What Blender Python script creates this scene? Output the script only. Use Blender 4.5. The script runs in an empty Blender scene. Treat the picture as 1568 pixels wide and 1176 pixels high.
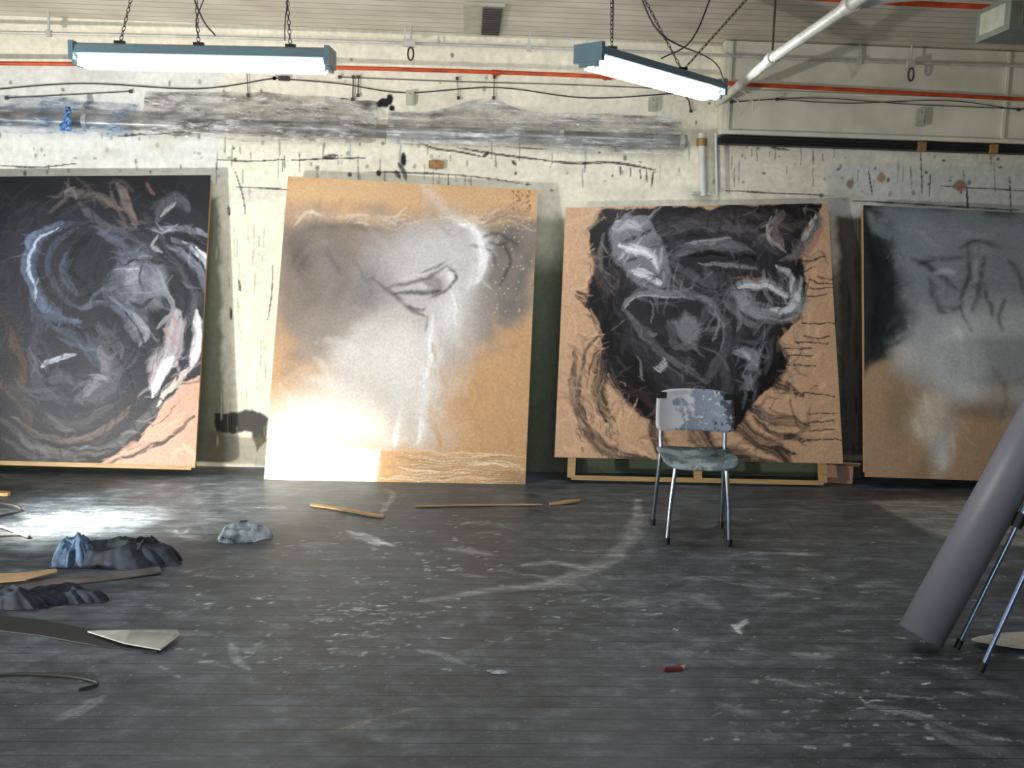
import bpy, math, random
import numpy as np
from mathutils import Vector, Matrix
random.seed(7); rng=np.random.default_rng(11)
sc=bpy.context.scene
try:
    sc.view_settings.view_transform='Standard'
    sc.view_settings.look='None'
except Exception: pass

# ------------------------------------------------------------ camera
F=1524.0; CX,CY=784.0,588.0
yaw,pitch,roll=math.radians(2.8),math.radians(7.4),math.radians(1.6)
C=Vector((0,0,1.5))
fwd=Vector((math.sin(yaw)*math.cos(pitch),math.cos(yaw)*math.cos(pitch),-math.sin(pitch)))
r0=Vector((math.cos(yaw),-math.sin(yaw),0)); u0=r0.cross(fwd)
right=r0*math.cos(roll)+u0*math.sin(roll); up=u0*math.cos(roll)-r0*math.sin(roll)
cam_d=bpy.data.cameras.new('camera'); cam=bpy.data.objects.new('camera',cam_d)
sc.collection.objects.link(cam)
cam_d.sensor_width=36; cam_d.lens=36*F/1568
M=Matrix((right,up,-fwd)).transposed().to_4x4(); M.translation=C
cam.matrix_world=M; sc.camera=cam; cam_d.clip_start=0.02

def ray(u,v): return right*((u-CX)/F)-up*((v-CY)/F)+fwd
def hit(u,v,P,n):
    d=ray(u,v); t=(Vector(P)-C).dot(n)/d.dot(n); return C+d*t
def on_floor(u,v,z=0.0): return hit(u,v,(0,0,z),Vector((0,0,1)))
def on_y(u,v,y): return hit(u,v,(0,y,0),Vector((0,1,0)))
WY=6.8; CZ=on_y(784,54,WY).z

# ------------------------------------------------------------ helpers
def lin(c):
    c=np.asarray(c,float)/255.0
    return np.where(c<=0.04045,c/12.92,((c+0.055)/1.055)**2.4)
def lc(c): l=lin(c); return (float(l[0]),float(l[1]),float(l[2]),1)
_vg={}
def vgrid(seed,n=64):
    if seed not in _vg: _vg[seed]=np.random.default_rng(seed).random((n,n))
    return _vg[seed]
def vsamp(g,x,y):
    n=g.shape[0]; xi=np.floor(x).astype(int); yi=np.floor(y).astype(int)
    fx=x-xi; fy=y-yi; fx=fx*fx*(3-2*fx); fy=fy*fy*(3-2*fy)
    a=g[yi%n,xi%n]; b=g[yi%n,(xi+1)%n]; c=g[(yi+1)%n,xi%n]; d=g[(yi+1)%n,(xi+1)%n]
    return (a*(1-fx)+b*fx)*(1-fy)+(c*(1-fx)+d*fx)*fy
def fbm(X,Y,f,seed,o=4):
    s=0;a=1;t=0
    for i in range(o):
        s=s+a*vsamp(vgrid(seed+i*13),X*f+3.1*i,Y*f+7.7*i); t+=a; a*=.55; f*=2.03
    return s/t
def sstep(a,b,x):
    t=np.clip((x-a)/(b-a+1e-9),0,1); return t*t*(3-2*t)
def catmull(P,n=8):
    P=[np.asarray(p,float) for p in P]
    if len(P)<3:
        return np.array([P[0]+(P[-1]-P[0])*t for t in np.linspace(0,1,max(2,n//2))])
    Q=[2*P[0]-P[1]]+P+[2*P[-1]-P[-2]]; out=[]
    for i in range(1,len(Q)-2):
        p0,p1,p2,p3=Q[i-1:i+3]
        for k in range(n):
            t=k/n
            out.append(.5*((2*p1)+(-p0+p2)*t+(2*p0-5*p1+4*p2-p3)*t*t+(-p0+3*p1-3*p2+p3)*t**3))
    out.append(P[-1]); return np.array(out)

# ------------------------------------------------------------ painted surface
class Surf:
    """plane patch painted procedurally with brush strokes into a colour attribute"""
    def __init__(s,c00,c10,c11,c01,nx,ny,S):
        s.c=[Vector(c) for c in (c00,c10,c11,c01)]
        s.O=s.c[0]; s.ax=(s.c[1]-s.c[0]).normalized()
        s.n=s.ax.cross(s.c[3]-s.c[0]).normalized(); s.ay=s.n.cross(s.ax)
        s.nx,s.ny,s.S=nx,ny,S
        u,v=np.meshgrid(np.linspace(0,1,nx+1),np.linspace(0,1,ny+1))
        A=[np.array(c) for c in s.c]
        s.P=(A[0][None,None]*((1-u)*(1-v))[...,None]+A[1]*((u)*(1-v))[...,None]+A[2]*(u*v)[...,None]+A[3]*((1-u)*v)[...,None])
        rel=s.P-np.array(s.O)
        s.U=rel@np.array(s.ax); s.V=rel@np.array(s.ay)
        s.Uw,s.Vw=s.U,s.V
        s.col=np.zeros(u.shape+(3,)); s.k=0
    def warp(s,px,seed=0,f=9.):
        s.Uw=s.U+2*px/s.S*(fbm(s.U,s.V,f,301+seed,4)-.5); s.Vw=s.V+2*px/s.S*(fbm(s.U,s.V,f,401+seed,4)-.5)
    def loc(s,p):
        h=hit(p[0],p[1],s.O,s.n)-s.O
        return np.array([h.dot(s.ax),h.dot(s.ay)])
    def fill(s,c): s.col[:]=lin(c)
    def bb(s,lo,hi):
        m=(s.U>=lo[0])&(s.U<=hi[0])&(s.V>=lo[1])&(s.V<=hi[1])
        r=np.nonzero(m.any(1))[0]; c=np.nonzero(m.any(0))[0]
        if len(r)==0 or len(c)==0: return None
        return slice(r[0],r[-1]+1),slice(c[0],c[-1]+1)
    def mix(s,sl,m,c,islin=False):
        m=m[...,None]; s.col[sl]=s.col[sl]*(1-m)+(np.asarray(c) if islin else lin(c))*m
    def stroke(s,pts,w,c,a=1.,soft=.35,br=.45,raw=False,taper=True,islin=False,seg=7):
        s.k+=1
        L=[np.asarray(p,float) if raw else s.loc(p) for p in pts]
        q=catmull(L,seg); w=w/s.S/2
        sl=s.bb(q.min(0)-w*1.2-.03,q.max(0)+w*1.2+.03)
        if sl is None: return
        X=s.Uw[sl];Y=s.Vw[sl]
        best=np.full(X.shape,1e9); T=np.zeros(X.shape); SS=np.zeros(X.shape); acc=0
        tot=np.sum(np.linalg.norm(np.diff(q,axis=0),axis=1))+1e-9
        for i in range(len(q)-1):
            a0=q[i]; d=q[i+1]-a0; l=np.hypot(*d)
            if l<1e-7: continue
            d=d/l; t=np.clip((X-a0[0])*d[0]+(Y-a0[1])*d[1],0,l)
            dx=X-a0[0]-d[0]*t; dy=Y-a0[1]-d[1]*t; D=np.hypot(dx,dy)
            b=D<best; best=np.where(b,D,best)
            T=np.where(b,np.sign(d[0]*dy-d[1]*dx)*D,T); SS=np.where(b,acc+t,SS); acc+=l
        wv=w
        if taper:
            e=SS/tot; wv=w*(.4+.6*np.clip(np.minimum(e,1-e)*5,0,1))
        m=1-sstep(1-soft,1.0,best/wv)
        g=vgrid((s.k*7+3)%97); o=s.k*1.37
        nz=vsamp(g,T/w*5+20+o,SS/w*.35+5); nz2=vsamp(g,T/w*11+40+o,SS/w*.6+15)
        m=m*(1-br*sstep(.35,.85,.6*nz+.4*nz2))*a
        s.mix(sl,m,c,islin)
    def blob(s,x,y,rx,ry,c,a=1.,soft=1.,ang=0,noise=.5,raw=False):
        s.k+=1
        p=np.array([x,y],float) if raw else s.loc((x,y)); rx/=s.S; ry/=s.S; R=max(rx,ry)*1.3
        sl=s.bb(p-R,p+R)
        if sl is None: return
        X=s.U[sl]-p[0];Y=s.V[sl]-p[1]; ca,sa=math.cos(ang),math.sin(ang)
        d=np.hypot((X*ca+Y*sa)/rx,(-X*sa+Y*ca)/ry)
        d=d+noise*(fbm(s.U[sl],s.V[sl],2.2/max(rx,ry),s.k%90,3)-.5)
        s.mix(sl,(1-sstep(1-soft,1,d))*a,c)
    def poly(s,pts,c,a=1.,soft=2.,wob=3.,raw=False):
        s.k+=1
        L=np.array([np.asarray(p,float) if raw else s.loc(p) for p in pts]); sw=soft/s.S; wb=wob/s.S
        sl=s.bb(L.min(0)-sw-wb,L.max(0)+sw+wb)
        if sl is None: return
        X=s.U[sl];Y=s.V[sl]; k=s.k%90
        X=X+wb*2*(fbm(s.U[sl],s.V[sl],.04*s.S,k,4)-.5); Y=Y+wb*2*(fbm(s.U[sl],s.V[sl],.04*s.S,k+50,4)-.5)
        ins=np.zeros(X.shape,bool); D=np.full(X.shape,1e9)
        for i in range(len(L)):
            x1,y1=L[i];x2,y2=L[(i+1)%len(L)]
            if y1!=y2:
                cr=((y1>Y)!=(y2>Y))&(X<(x2-x1)*(Y-y1)/(y2-y1)+x1); ins^=cr
            dx,dy=x2-x1,y2-y1; l2=dx*dx+dy*dy+1e-12
            t=np.clip(((X-x1)*dx+(Y-y1)*dy)/l2,0,1)
            D=np.minimum(D,np.hypot(X-x1-t*dx,Y-y1-t*dy))
        sd=np.where(ins,-D,D)
        s.mix(sl,(1-sstep(-sw/2,sw/2,sd))*a,c)
    def mottle(s,f,amt,seed,o=5):
        n=(fbm(s.U,s.V,f,seed,o)-.5)*2
        s.col*=np.clip(1+amt*n,0.05,3)[...,None]
    def blur(s,r,k=2):
        for _ in range(k):
            for ax in(0,1):
                c=np.cumsum(np.pad(s.col,[(r+1,r) if a==ax else (0,0) for a in range(3)],mode='edge'),axis=ax)
                n=s.col.shape[ax]
                s.col=(np.take(c,np.arange(2*r+1,2*r+1+n),axis=ax)-np.take(c,np.arange(0,n),axis=ax))/(2*r+1)
    def brushwork(s,n,w,l,lo,hi,a,seed,ctr=None,f=2.0,box=None,br=.6):
        """short strokes that pick up the local colour and drag it lighter / darker"""
        r_=np.random.default_rng(seed); g=fbm(s.U,s.V,f,seed+60,3)
        cc=s.loc(ctr) if ctr else None
        lo,hi=min(lo,hi),max(lo,hi)
        for i in range(n):
            j=r_.integers(3,s.ny-3); k=r_.integers(3,s.nx-3); p=np.array([s.U[j,k],s.V[j,k]])
            if cc is not None and r_.random()<.6:
                d=p-cc; t=math.atan2(d[1],d[0])+math.pi/2+r_.normal(0,.3)
            else: t=g[j,k]*9+r_.normal(0,.3)
            L=r_.uniform(*l)/s.S; b=r_.uniform(-.25,.25)*L; e=np.array([math.cos(t),math.sin(t)]); q=np.array([-e[1],e[0]])
            gain=math.exp(r_.uniform(math.log(lo),math.log(hi)))
            src=s.col[j,k]
            if src.max()>.22: gain=1+(gain-1)*.3
            col=np.clip(src*gain+(.004 if gain>1 else 0)*r_.uniform(.5,3),0,.95)
            s.stroke([p-e*L/2,p+q*b,p+e*L/2],r_.uniform(*w),col,a,.6,br,raw=True,islin=True,seg=3)
    def build(s,name,mat,wave=0,keep=None,wf=2.0):
        P=s.P.copy()
        if wave: P+=np.array(s.n)*(wave*(fbm(s.U,s.V,wf,99,3)-.5)*2)[...,None]
        nx,ny=s.nx,s.ny
        me=bpy.data.meshes.new(name)
        idx=np.arange((nx+1)*(ny+1)).reshape(ny+1,nx+1)
        q=np.stack([idx[:-1,:-1],idx[:-1,1:],idx[1:,1:],idx[1:,:-1]],-1).reshape(-1,4)
        col=s.col.reshape(-1,3); Pf=P.reshape(-1,3)
        if keep is not None:
            k=keep(s.U,s.V); kf=(k[:-1,:-1]&k[1:,1:]&k[1:,:-1]&k[:-1,1:]).reshape(-1); q=q[kf]
            used=np.unique(q); mp=np.zeros((nx+1)*(ny+1),int); mp[used]=np.arange(len(used)); q=mp[q]; Pf=Pf[used]; col=col[used]
        me.vertices.add(len(Pf)); me.vertices.foreach_set('co',Pf.ravel().astype(np.float32))
        me.loops.add(q.size); me.loops.foreach_set('vertex_index',q.ravel().astype(np.int32))
        me.polygons.add(len(q)); me.polygons.foreach_set('loop_start',(np.arange(len(q))*4).astype(np.int32))
        try: me.polygons.foreach_set('loop_total',np.full(len(q),4,np.int32))
        except Exception: pass
        me.polygons.foreach_set('use_smooth',np.ones(len(q),bool))
        at=me.color_attributes.new('Col','FLOAT_COLOR','POINT')
        c4=np.ones((len(Pf),4),np.float32); c4[:,:3]=np.clip(col,0,1); at.data.foreach_set('color',c4.ravel())
        me.update(calc_edges=True); me.materials.append(mat)
        o=bpy.data.objects.new(name,me); sc.collection.objects.link(o); return o

# ------------------------------------------------------------ materials
def newmat(name):
    m=bpy.data.materials.new(name); m.use_nodes=True
    nt=m.node_tree; b=nt.nodes['Principled BSDF']; return m,nt,b
def nz(nt,scale,detail=3,vec=None,rough=.55):
    n=nt.nodes.new('ShaderNodeTexNoise'); n.inputs['Scale'].default_value=scale; n.inputs['Detail'].default_value=detail
    n.inputs['Roughness'].default_value=rough
    if vec is not None: nt.links.new(vec,n.inputs['Vector'])
    return n.outputs['Fac']
def ramp(nt,src,stops):
    r=nt.nodes.new('ShaderNodeValToRGB'); cr=r.color_ramp
    while len(cr.elements)<len(stops): cr.elements.new(.5)
    for e,(p,c) in zip(cr.elements,stops): e.position=p; e.color=c
    nt.links.new(src,r.inputs['Fac']); return r.outputs['Color']
def mixc(nt,fac,a,b,mode='MIX'):
    m=nt.nodes.new('ShaderNodeMix'); m.data_type='RGBA'; m.blend_type=mode
    for v,s in ((fac,0),(a,6),(b,7)):
        if isinstance(v,(float,int,tuple)): m.inputs[s].default_value=v
        else: nt.links.new(v,m.inputs[s])
    return m.outputs[2]
def objvec(nt,scale=(1,1,1)):
    t=nt.nodes.new('ShaderNodeTexCoord'); mp=nt.nodes.new('ShaderNodeMapping'); mp.inputs['Scale'].default_value=scale
    nt.links.new(t.outputs['Object'],mp.inputs['Vector']); return mp.outputs['Vector']
def bump(nt,b,h,st=.3,d=.01):
    n=nt.nodes.new('ShaderNodeBump'); n.inputs['Strength'].default_value=st; n.inputs['Distance'].default_value=d
    nt.links.new(h,n.inputs['Height']); nt.links.new(n.outputs['Normal'],b.inputs['Normal'])
def simple(name,c,rough=.5,metal=0,var=.25,scale=12,alpha=1,c2=None,stretch=(1,1,1),bst=.15):
    m,nt,b=newmat(name)
    v=objvec(nt,stretch); n=nz(nt,scale,3,v)
    a=lc(c); d=lc(c2) if c2 else tuple(x*(1-var) for x in a[:3])+(1,)
    col=ramp(nt,n,[(.35,d),(.65,a)]); nt.links.new(col,b.inputs['Base Color'])
    b.inputs['Roughness'].default_value=rough; b.inputs['Metallic'].default_value=metal; b.inputs['Alpha'].default_value=alpha
    if bst>.2: bump(nt,b,n,bst,.003)
    return m
def painted(name,rough=.55,bs=.25,spec=.5,sc_=60):
    m,nt,b=newmat(name)
    at=nt.nodes.new('ShaderNodeAttribute'); at.attribute_name='Col'
    v=objvec(nt); n=nz(nt,sc_,3,v)
    col=mixc(nt,1.0,at.outputs['Color'],ramp(nt,n,[(.3,(.86,.86,.86,1)),(.7,(1.08,1.08,1.08,1))]),'MULTIPLY')
    nt.links.new(col,b.inputs['Base Color']); b.inputs['Roughness'].default_value=rough
    b.inputs['Specular IOR Level'].default_value=spec
    bump(nt,b,n,bs,.004); return m

M_paint=painted('canvas_paint',.5,.3,.28)
M_wall=painted('wall_plaster_paint',.6,.3,.3,25)
M_wood=simple('pine_wood',(190,155,105),.6,scale=5,stretch=(2,20,20))
M_steel=simple('chrome_tube',(190,200,215),.25,1,scale=20)
M_galv=simple('galvanised_conduit',(205,203,195),.45,.2,scale=10)
M_white=simple('white_enamel',(215,215,205),.4,0,scale=6)
M_orange=simple('orange_pipe_paint',(215,85,35),.45,0,scale=9,c2=(165,60,25))
M_black=simple('black_rubber',(22,22,24),.6)
M_cable=simple('dark_cable',(60,56,52),.6)
M_teal=simple('slate_enamel',(104,130,142),.35,.1,scale=4,var=.15)
M_rust=simple('rusty_plate',(165,125,80),.6,.2,scale=30)
M_box=simple('switch_plate_paint',(185,185,165),.5)

# ------------------------------------------------------------ mesh builder
class MB:
    def __init__(s): s.v=[];s.f=[];s.m=[];s.mats=[];s.sm=[]
    def mi(s,m):
        if m not in s.mats: s.mats.append(m)
        return s.mats.index(m)
    def add(s,V,Fc,mat,smooth=False):
        o=len(s.v); s.v+= [tuple(v) for v in V]; k=s.mi(mat)
        for f in Fc: s.f.append([i+o for i in f]); s.m.append(k); s.sm.append(smooth)
    def box(s,c,size,mat,R=None):
        c=Vector(c); h=[x/2 for x in size]; V=[]
        for z in(-1,1):
            for y in(-1,1):
                for x in(-1,1):
                    p=Vector((x*h[0],y*h[1],z*h[2])); V.append(c+(R@p if R else p))
        s.add(V,[(0,2,3,1),(4,5,7,6),(0,1,5,4),(2,6,7,3),(0,4,6,2),(1,3,7,5)],mat)
    def beam(s,a,b,w,h,mat,upv=(0,0,1)):
        a=Vector(a);b=Vector(b);d=(b-a); L=d.length; d.normalize()
        if abs(d.dot(Vector(upv)))>.99: upv=(1,0,0)
        sd=d.cross(Vector(upv)).normalized(); u=sd.cross(d)
        R=Matrix((d,sd,u)).transposed(); s.box((a+b)/2,(L,w,h),mat,R)
    def tube(s,pts,r,mat,n=12,curve=True,res=6,cap=True):
        P=catmull([tuple(p) for p in pts],res) if (curve and len(pts)>2) else np.array([tuple(p) for p in pts],float)
        P=[Vector(p) for p in P]; rr=r if isinstance(r,(list,tuple)) else None
        T=[(P[min(i+1,len(P)-1)]-P[max(i-1,0)]).normalized() for i in range(len(P))]
        nrm=T[0].orthogonal().normalized(); V=[]
        for i,p in enumerate(P):
            nrm=(nrm-T[i]*nrm.dot(T[i])).normalized(); bn=T[i].cross(nrm)
            ri=r if rr is None else rr[0]+(rr[1]-rr[0])*i/(len(P)-1)
            for k in range(n):
                a=2*math.pi*k/n; V.append(p+(nrm*math.cos(a)+bn*math.sin(a))*ri)
        Fc=[(i*n+k,i*n+(k+1)%n,(i+1)*n+(k+1)%n,(i+1)*n+k) for i in range(len(P)-1) for k in range(n)]
        s.add(V,Fc,mat,True)
        if cap:
            s.add(V[:n],[tuple(reversed(range(n)))],mat); s.add(V[-n:],[tuple(range(n))],mat)
    def prism(s,prof,a,b,sd,u,mat):
        a=Vector(a);b=Vector(b);n=len(prof)
        V=[a+sd*x+u*y for x,y in prof]+[b+sd*x+u*y for x,y in prof]
        s.add(V,[(i,(i+1)%n,n+(i+1)%n,n+i) for i in range(n)]+[tuple(reversed(range(n))),tuple(range(n,2*n))],mat)
    def sheet(s,G,mat,th=0.0,smooth=True):
        ny,nx=G.shape[:2]; I=lambda j,i:j*nx+i
        Q=[(I(j,i),I(j,i+1),I(j+1,i+1),I(j+1,i)) for j in range(ny-1) for i in range(nx-1)]
        if not th: s.add(G.reshape(-1,3),Q,mat,smooth); return
        du=np.gradient(G,axis=1);dv=np.gradient(G,axis=0);N=np.cross(du,dv);N/=np.linalg.norm(N,axis=2,keepdims=True)+1e-12
        B=G-N*th; k=nx*ny; V=np.concatenate([G.reshape(-1,3),B.reshape(-1,3)])
        Q2=[(d+k,c+k,b+k,a+k) for a,b,c,d in Q]
        ed=[I(0,i) for i in range(nx)]+[I(j,nx-1) for j in range(1,ny)]+[I(ny-1,i) for i in range(nx-2,-1,-1)]+[I(j,0) for j in range(ny-2,0,-1)]
        E=[(ed[(i+1)%len(ed)],ed[i],ed[i]+k,ed[(i+1)%len(ed)]+k) for i in range(len(ed))]
        s.add(V,Q+Q2+E,mat,smooth)
    def slab(s,pts,mat,th=.004):
        """thin flat-cut sheet from outline points (may be bent in z)"""
        V=[Vector(p) for p in pts]; n=len(V); s.add(V+[p+Vector((0,0,th)) for p in V],[tuple(reversed(range(n))),tuple(range(n,2*n))]+[(i,(i+1)%n,n+(i+1)%n,n+i) for i in range(n)],mat)
    def done(s,name,bevel=0):
        me=bpy.data.meshes.new(name)
        V=np.array([tuple(v) for v in s.v]); c=V.mean(0); c[2]=V[:,2].min()
        me.from_pydata([tuple(v) for v in (V-c)],[],s.f)
        for m in s.mats: me.materials.append(m)
        me.polygons.foreach_set('material_index',s.m); me.polygons.foreach_set('use_smooth',s.sm); me.update()
        o=bpy.data.objects.new(name,me); o.location=c; sc.collection.objects.link(o)
        if bevel:
            b=o.modifiers.new('bevel','BEVEL'); b.width=bevel; b.segments=2; b.limit_method='ANGLE'
        return o

# ------------------------------------------------------------ ROOM
X0,X1,Y0=-4.6,5.4,-2.6
W=Surf((X0,WY,0),(X1,WY,0),(X1,WY,CZ+.05),(X0,WY,CZ+.05),1500,430,224)
W.fill((238,232,212))
W.poly([(-250,305),(335,300),(345,720),(-250,720)],(140,140,116),1,10,6)  # shade in the left gap painted into the wall as green-grey
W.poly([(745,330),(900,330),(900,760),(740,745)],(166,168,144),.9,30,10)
W.poly([(745,400),(900,400),(1000,420),(1290,420),(1290,755),(740,745)],(98,106,86),1,50,12)  # green dado, with the shade between the canvases darkened into it
W.poly([(1284,330),(2000,340),(2000,770),(1284,755)],(100,92,84),1,14,8)  # shadow in the right-hand gap painted in as dark brown
W.poly([(1270,250),(2000,262),(2000,340),(1270,330)],(208,212,210),.7,14,6)
W.poly([(-250,95),(340,95),(340,262),(-250,262)],(224,230,232),.6,40,10)  # cool daylight on the upper left, painted into the wall colour
W.mottle(1.5,.12,5); W.mottle(9,.12,21)
for i in range(200):
    x=rng.uniform(-60,1620); y=rng.choice([rng.uniform(205,300),rng.uniform(70,300)])
    W.blob(x,y,rng.uniform(1.5,4.5),rng.uniform(1.5,6),random.choice([(60,52,44),(120,100,80),(30,28,28),(150,120,90)]),rng.uniform(.4,.95),.5)
for i in range(80):
    x=rng.uniform(330,1600); y=rng.uniform(205,275); l=rng.uniform(6,40)
    W.stroke([(x,y),(x+rng.uniform(-1,1),y+l)],rng.uniform(1.8,3.2),random.choice([(70,64,58),(130,120,106),(150,158,156),(40,36,34)]),.75,.5,.3)
for i in range(40):
    x=rng.uniform(-60,1600); y=rng.uniform(110,300); W.blob(x,y,rng.uniform(20,70),rng.uniform(6,24),random.choice([(200,196,180),(208,200,176),(190,194,186)]),.45,.9)
ink=(24,22,24)
for pts,w in [([(440,246),(500,243),(560,242)],3),([(180,209),(225,205),(262,204)],3.5),([(640,218),(668,228),(700,232),(740,240)],4),
    ([(700,226),(760,236),(840,246)],4),([(830,245),(880,250),(940,249),(1003,260)],5),([(330,244),(380,247),(440,244)],2.5),([(0,254),(60,256),(120,250)],2.5),
    ([(360,262),(372,300),(376,330)],2.5),([(350,316),(351,330)],5),([(610,250),(618,262),(622,276)],8),([(495,242),(515,238)],9),
    ([(770,224),(840,229)],2.5),([(1106,212),(1122,220)],8),([(1180,226),(1210,230)],4),([(1480,285),(1482,320)],4),
    ([(1546,270),(1548,330)],3),([(1330,262),(1336,300)],3),([(1110,292),(1280,300)],2.5),([(1290,306),(1560,322)],3),([(1410,232),(1412,300)],2.5),
    ([(1440,285),(1568,292)],2.5),([(1425,262),(1423,300)],2.5),([(540,262),(700,268),(820,284)],2.5),([(362,286),(440,290)],3),
    ([(1000,262),(998,286)],3),([(980,258),(981,275)],3),([(965,255),(966,272)],2.5),([(950,253),(950,268)],2.5),([(990,258),(990,280)],2.5),
    ([(740,240),(748,232)],7),([(784,246),(790,252)],7),([(606,262),(612,272)],9),([(418,402),(416,450),(410,490)],2.5),([(353,470),(354,490)],5),([(366,428),(368,446)],4)]:
    W.stroke(pts,w,ink,.95,.4,.35)
for q_ in [(588,157,12,8),(597,152,6,9),(580,160,6,5),(600,166,5,6),(618,244,5,12),(580,265,5,5)]:
    W.blob(*q_,ink,1,.3)
W.blob(668,252,12,8,(140,110,80),.9,.3);W.blob(1350,272,9,9,(165,130,90),.8,.4);W.blob(1470,284,13,10,(150,115,85),.9,.4);W.blob(1302,282,7,8,(140,105,75),.8,.4)
W.poly([(328,632),(388,628),(410,640),(404,676),(392,690),(384,664),(330,660)],(38,36,34),.95,4,6)
W.poly([(318,660),(412,672),(408,712),(316,712)],(110,100,80),.6,8,6)
for i in range(60):
    x=rng.uniform(330,440);y=rng.uniform(300,700); W.stroke([(x,y),(x+rng.uniform(-2,2),y+rng.uniform(10,60))],rng.uniform(2,4),random.choice([(180,170,135),(150,142,112),(240,230,200),(110,104,84)]),.5,.6,.5)
for i in range(25):
    x=rng.uniform(1290,1325);y=rng.uniform(320,700); W.stroke([(x,y),(x,y+rng.uniform(20,90))],rng.uniform(3,8),random.choice([(60,52,46),(96,78,66),(110,112,104)]),.6,.6,.5)
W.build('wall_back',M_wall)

def ceil_mat():
    m,nt,b=newmat('ceiling_boards')
    v=objvec(nt); sx=nt.nodes.new('ShaderNodeSeparateXYZ'); nt.links.new(v,sx.inputs[0])
    d=nt.nodes.new('ShaderNodeMath'); d.operation='DIVIDE'; d.inputs[1].default_value=.13; nt.links.new(sx.outputs['Y'],d.inputs[0])
    f=nt.nodes.new('ShaderNodeMath'); f.operation='FRACT'; nt.links.new(d.outputs[0],f.inputs[0])
    l=nt.nodes.new('ShaderNodeMath'); l.operation='LESS_THAN'; l.inputs[1].default_value=.10; nt.links.new(f.outputs[0],l.inputs[0])
    n=nz(nt,2.2,4,v); col=ramp(nt,n,[(.3,lc((186,176,162))),(.7,lc((222,214,200)))])
    col=mixc(nt,l.outputs[0],col,lc((136,122,108))); nt.links.new(col,b.inputs['Base Color']); b.inputs['Roughness'].default_value=.36
    bump(nt,b,nz(nt,9,2,v),.25,.01); return m
mb=MB(); mb.box(((X0+X1)/2,(Y0+WY)/2,CZ+.06),(X1-X0+.2,WY-Y0+.2,.12),ceil_mat()); mb.done('ceiling')
M_sw=simple('side_wall_paint',(166,166,152),.7,scale=3)
for nm,c,s in (('wall_left',(X0-.06,(Y0+WY)/2,CZ/2),(.12,WY-Y0,CZ)),('wall_right',(X1+.06,(Y0+WY)/2,CZ/2),(.12,WY-Y0,CZ)),('wall_front',((X0+X1)/2,Y0-.06,CZ/2),(X1-X0,.12,CZ))):
    mb=MB(); mb.box(c,s,M_sw); mb.done(nm)

# floor
def floor_mat():
    m,nt,b=newmat('painted_plank_floor')
    at=nt.nodes.new('ShaderNodeAttribute'); at.attribute_name='Col'
    v=objvec(nt); sx=nt.nodes.new('ShaderNodeSeparateXYZ'); nt.links.new(v,sx.inputs[0])
    d=nt.nodes.new('ShaderNodeMath'); d.operation='DIVIDE'; d.inputs[1].default_value=.083; nt.links.new(sx.outputs['Y'],d.inputs[0])
    f=nt.nodes.new('ShaderNodeMath'); f.operation='FRACT'; nt.links.new(d.outputs[0],f.inputs[0])
    l=nt.nodes.new('ShaderNodeMath'); l.operation='LESS_THAN'; l.inputs[1].default_value=.045; nt.links.new(f.outputs[0],l.inputs[0])
    fl=nt.nodes.new('ShaderNodeMath'); fl.operation='FLOOR'; nt.links.new(d.outputs[0],fl.inputs[0])
    wn=nt.nodes.new('ShaderNodeTexWhiteNoise'); wn.noise_dimensions='1D'; nt.links.new(fl.outputs[0],wn.inputs['W'])
    tone=ramp(nt,wn.outputs['Value'],[(0,(.88,.88,.88,1)),(1,(1.1,1.1,1.1,1))])
    col=mixc(nt,1.0,at.outputs['Color'],tone,'MULTIPLY')
    n2=nz(nt,6,6,objvec(nt,(1,1.8,1)),.74)
    col=mixc(nt,1.0,col,ramp(nt,n2,[(.3,(.35,.35,.37,1)),(.5,(1,1,1,1)),(.72,(2.4,2.4,2.4,1))]),'MULTIPLY')
    reg=ramp(nt,nz(nt,1.1,2,v),[(.38,(0,0,0,1)),(.6,(1,1,1,1))])
    fk=ramp(nt,nz(nt,52,4,objvec(nt,(1,1.5,1)),.7),[(.63,(0,0,0,1)),(.67,(1,1,1,1))])
    col=mixc(nt,mixc(nt,1.0,reg,fk,'MULTIPLY'),col,lc((160,168,172)))
    col=mixc(nt,l.outputs[0],col,(.015,.015,.017,1))
    nt.links.new(col,b.inputs['Base Color'])
    nt.links.new(ramp(nt,n2,[(.3,(.36,.36,.36,1)),(.7,(.58,.58,.58,1))]),b.inputs['Roughness'])
    b.inputs['Specular IOR Level'].default_value=.42
    bump(nt,b,n2,.35,.006); return m
FL=Surf((X0,Y0,0),(X1,Y0,0),(X1,WY,0),(X0,WY,0),1100,1030,1.0)
FL.fill((80,87,91)); FL.mottle(.5,.3,3); FL.mottle(3,.36,31); FL.mottle(14,.25,41)
FL.warp(.03,5,7.)
def fw(pts,w,c,a,**k): FL.stroke(pts,w,c,a,**k)
arc=[(978,765),(975,800),(955,840),(905,872),(830,895),(740,905),(650,920)]
fw(arc,.15,(146,150,150),.75,soft=.8,br=.4)
fw([(800,866),(850,862),(905,872)],.10,(170,176,178),.7,soft=.7)
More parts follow.
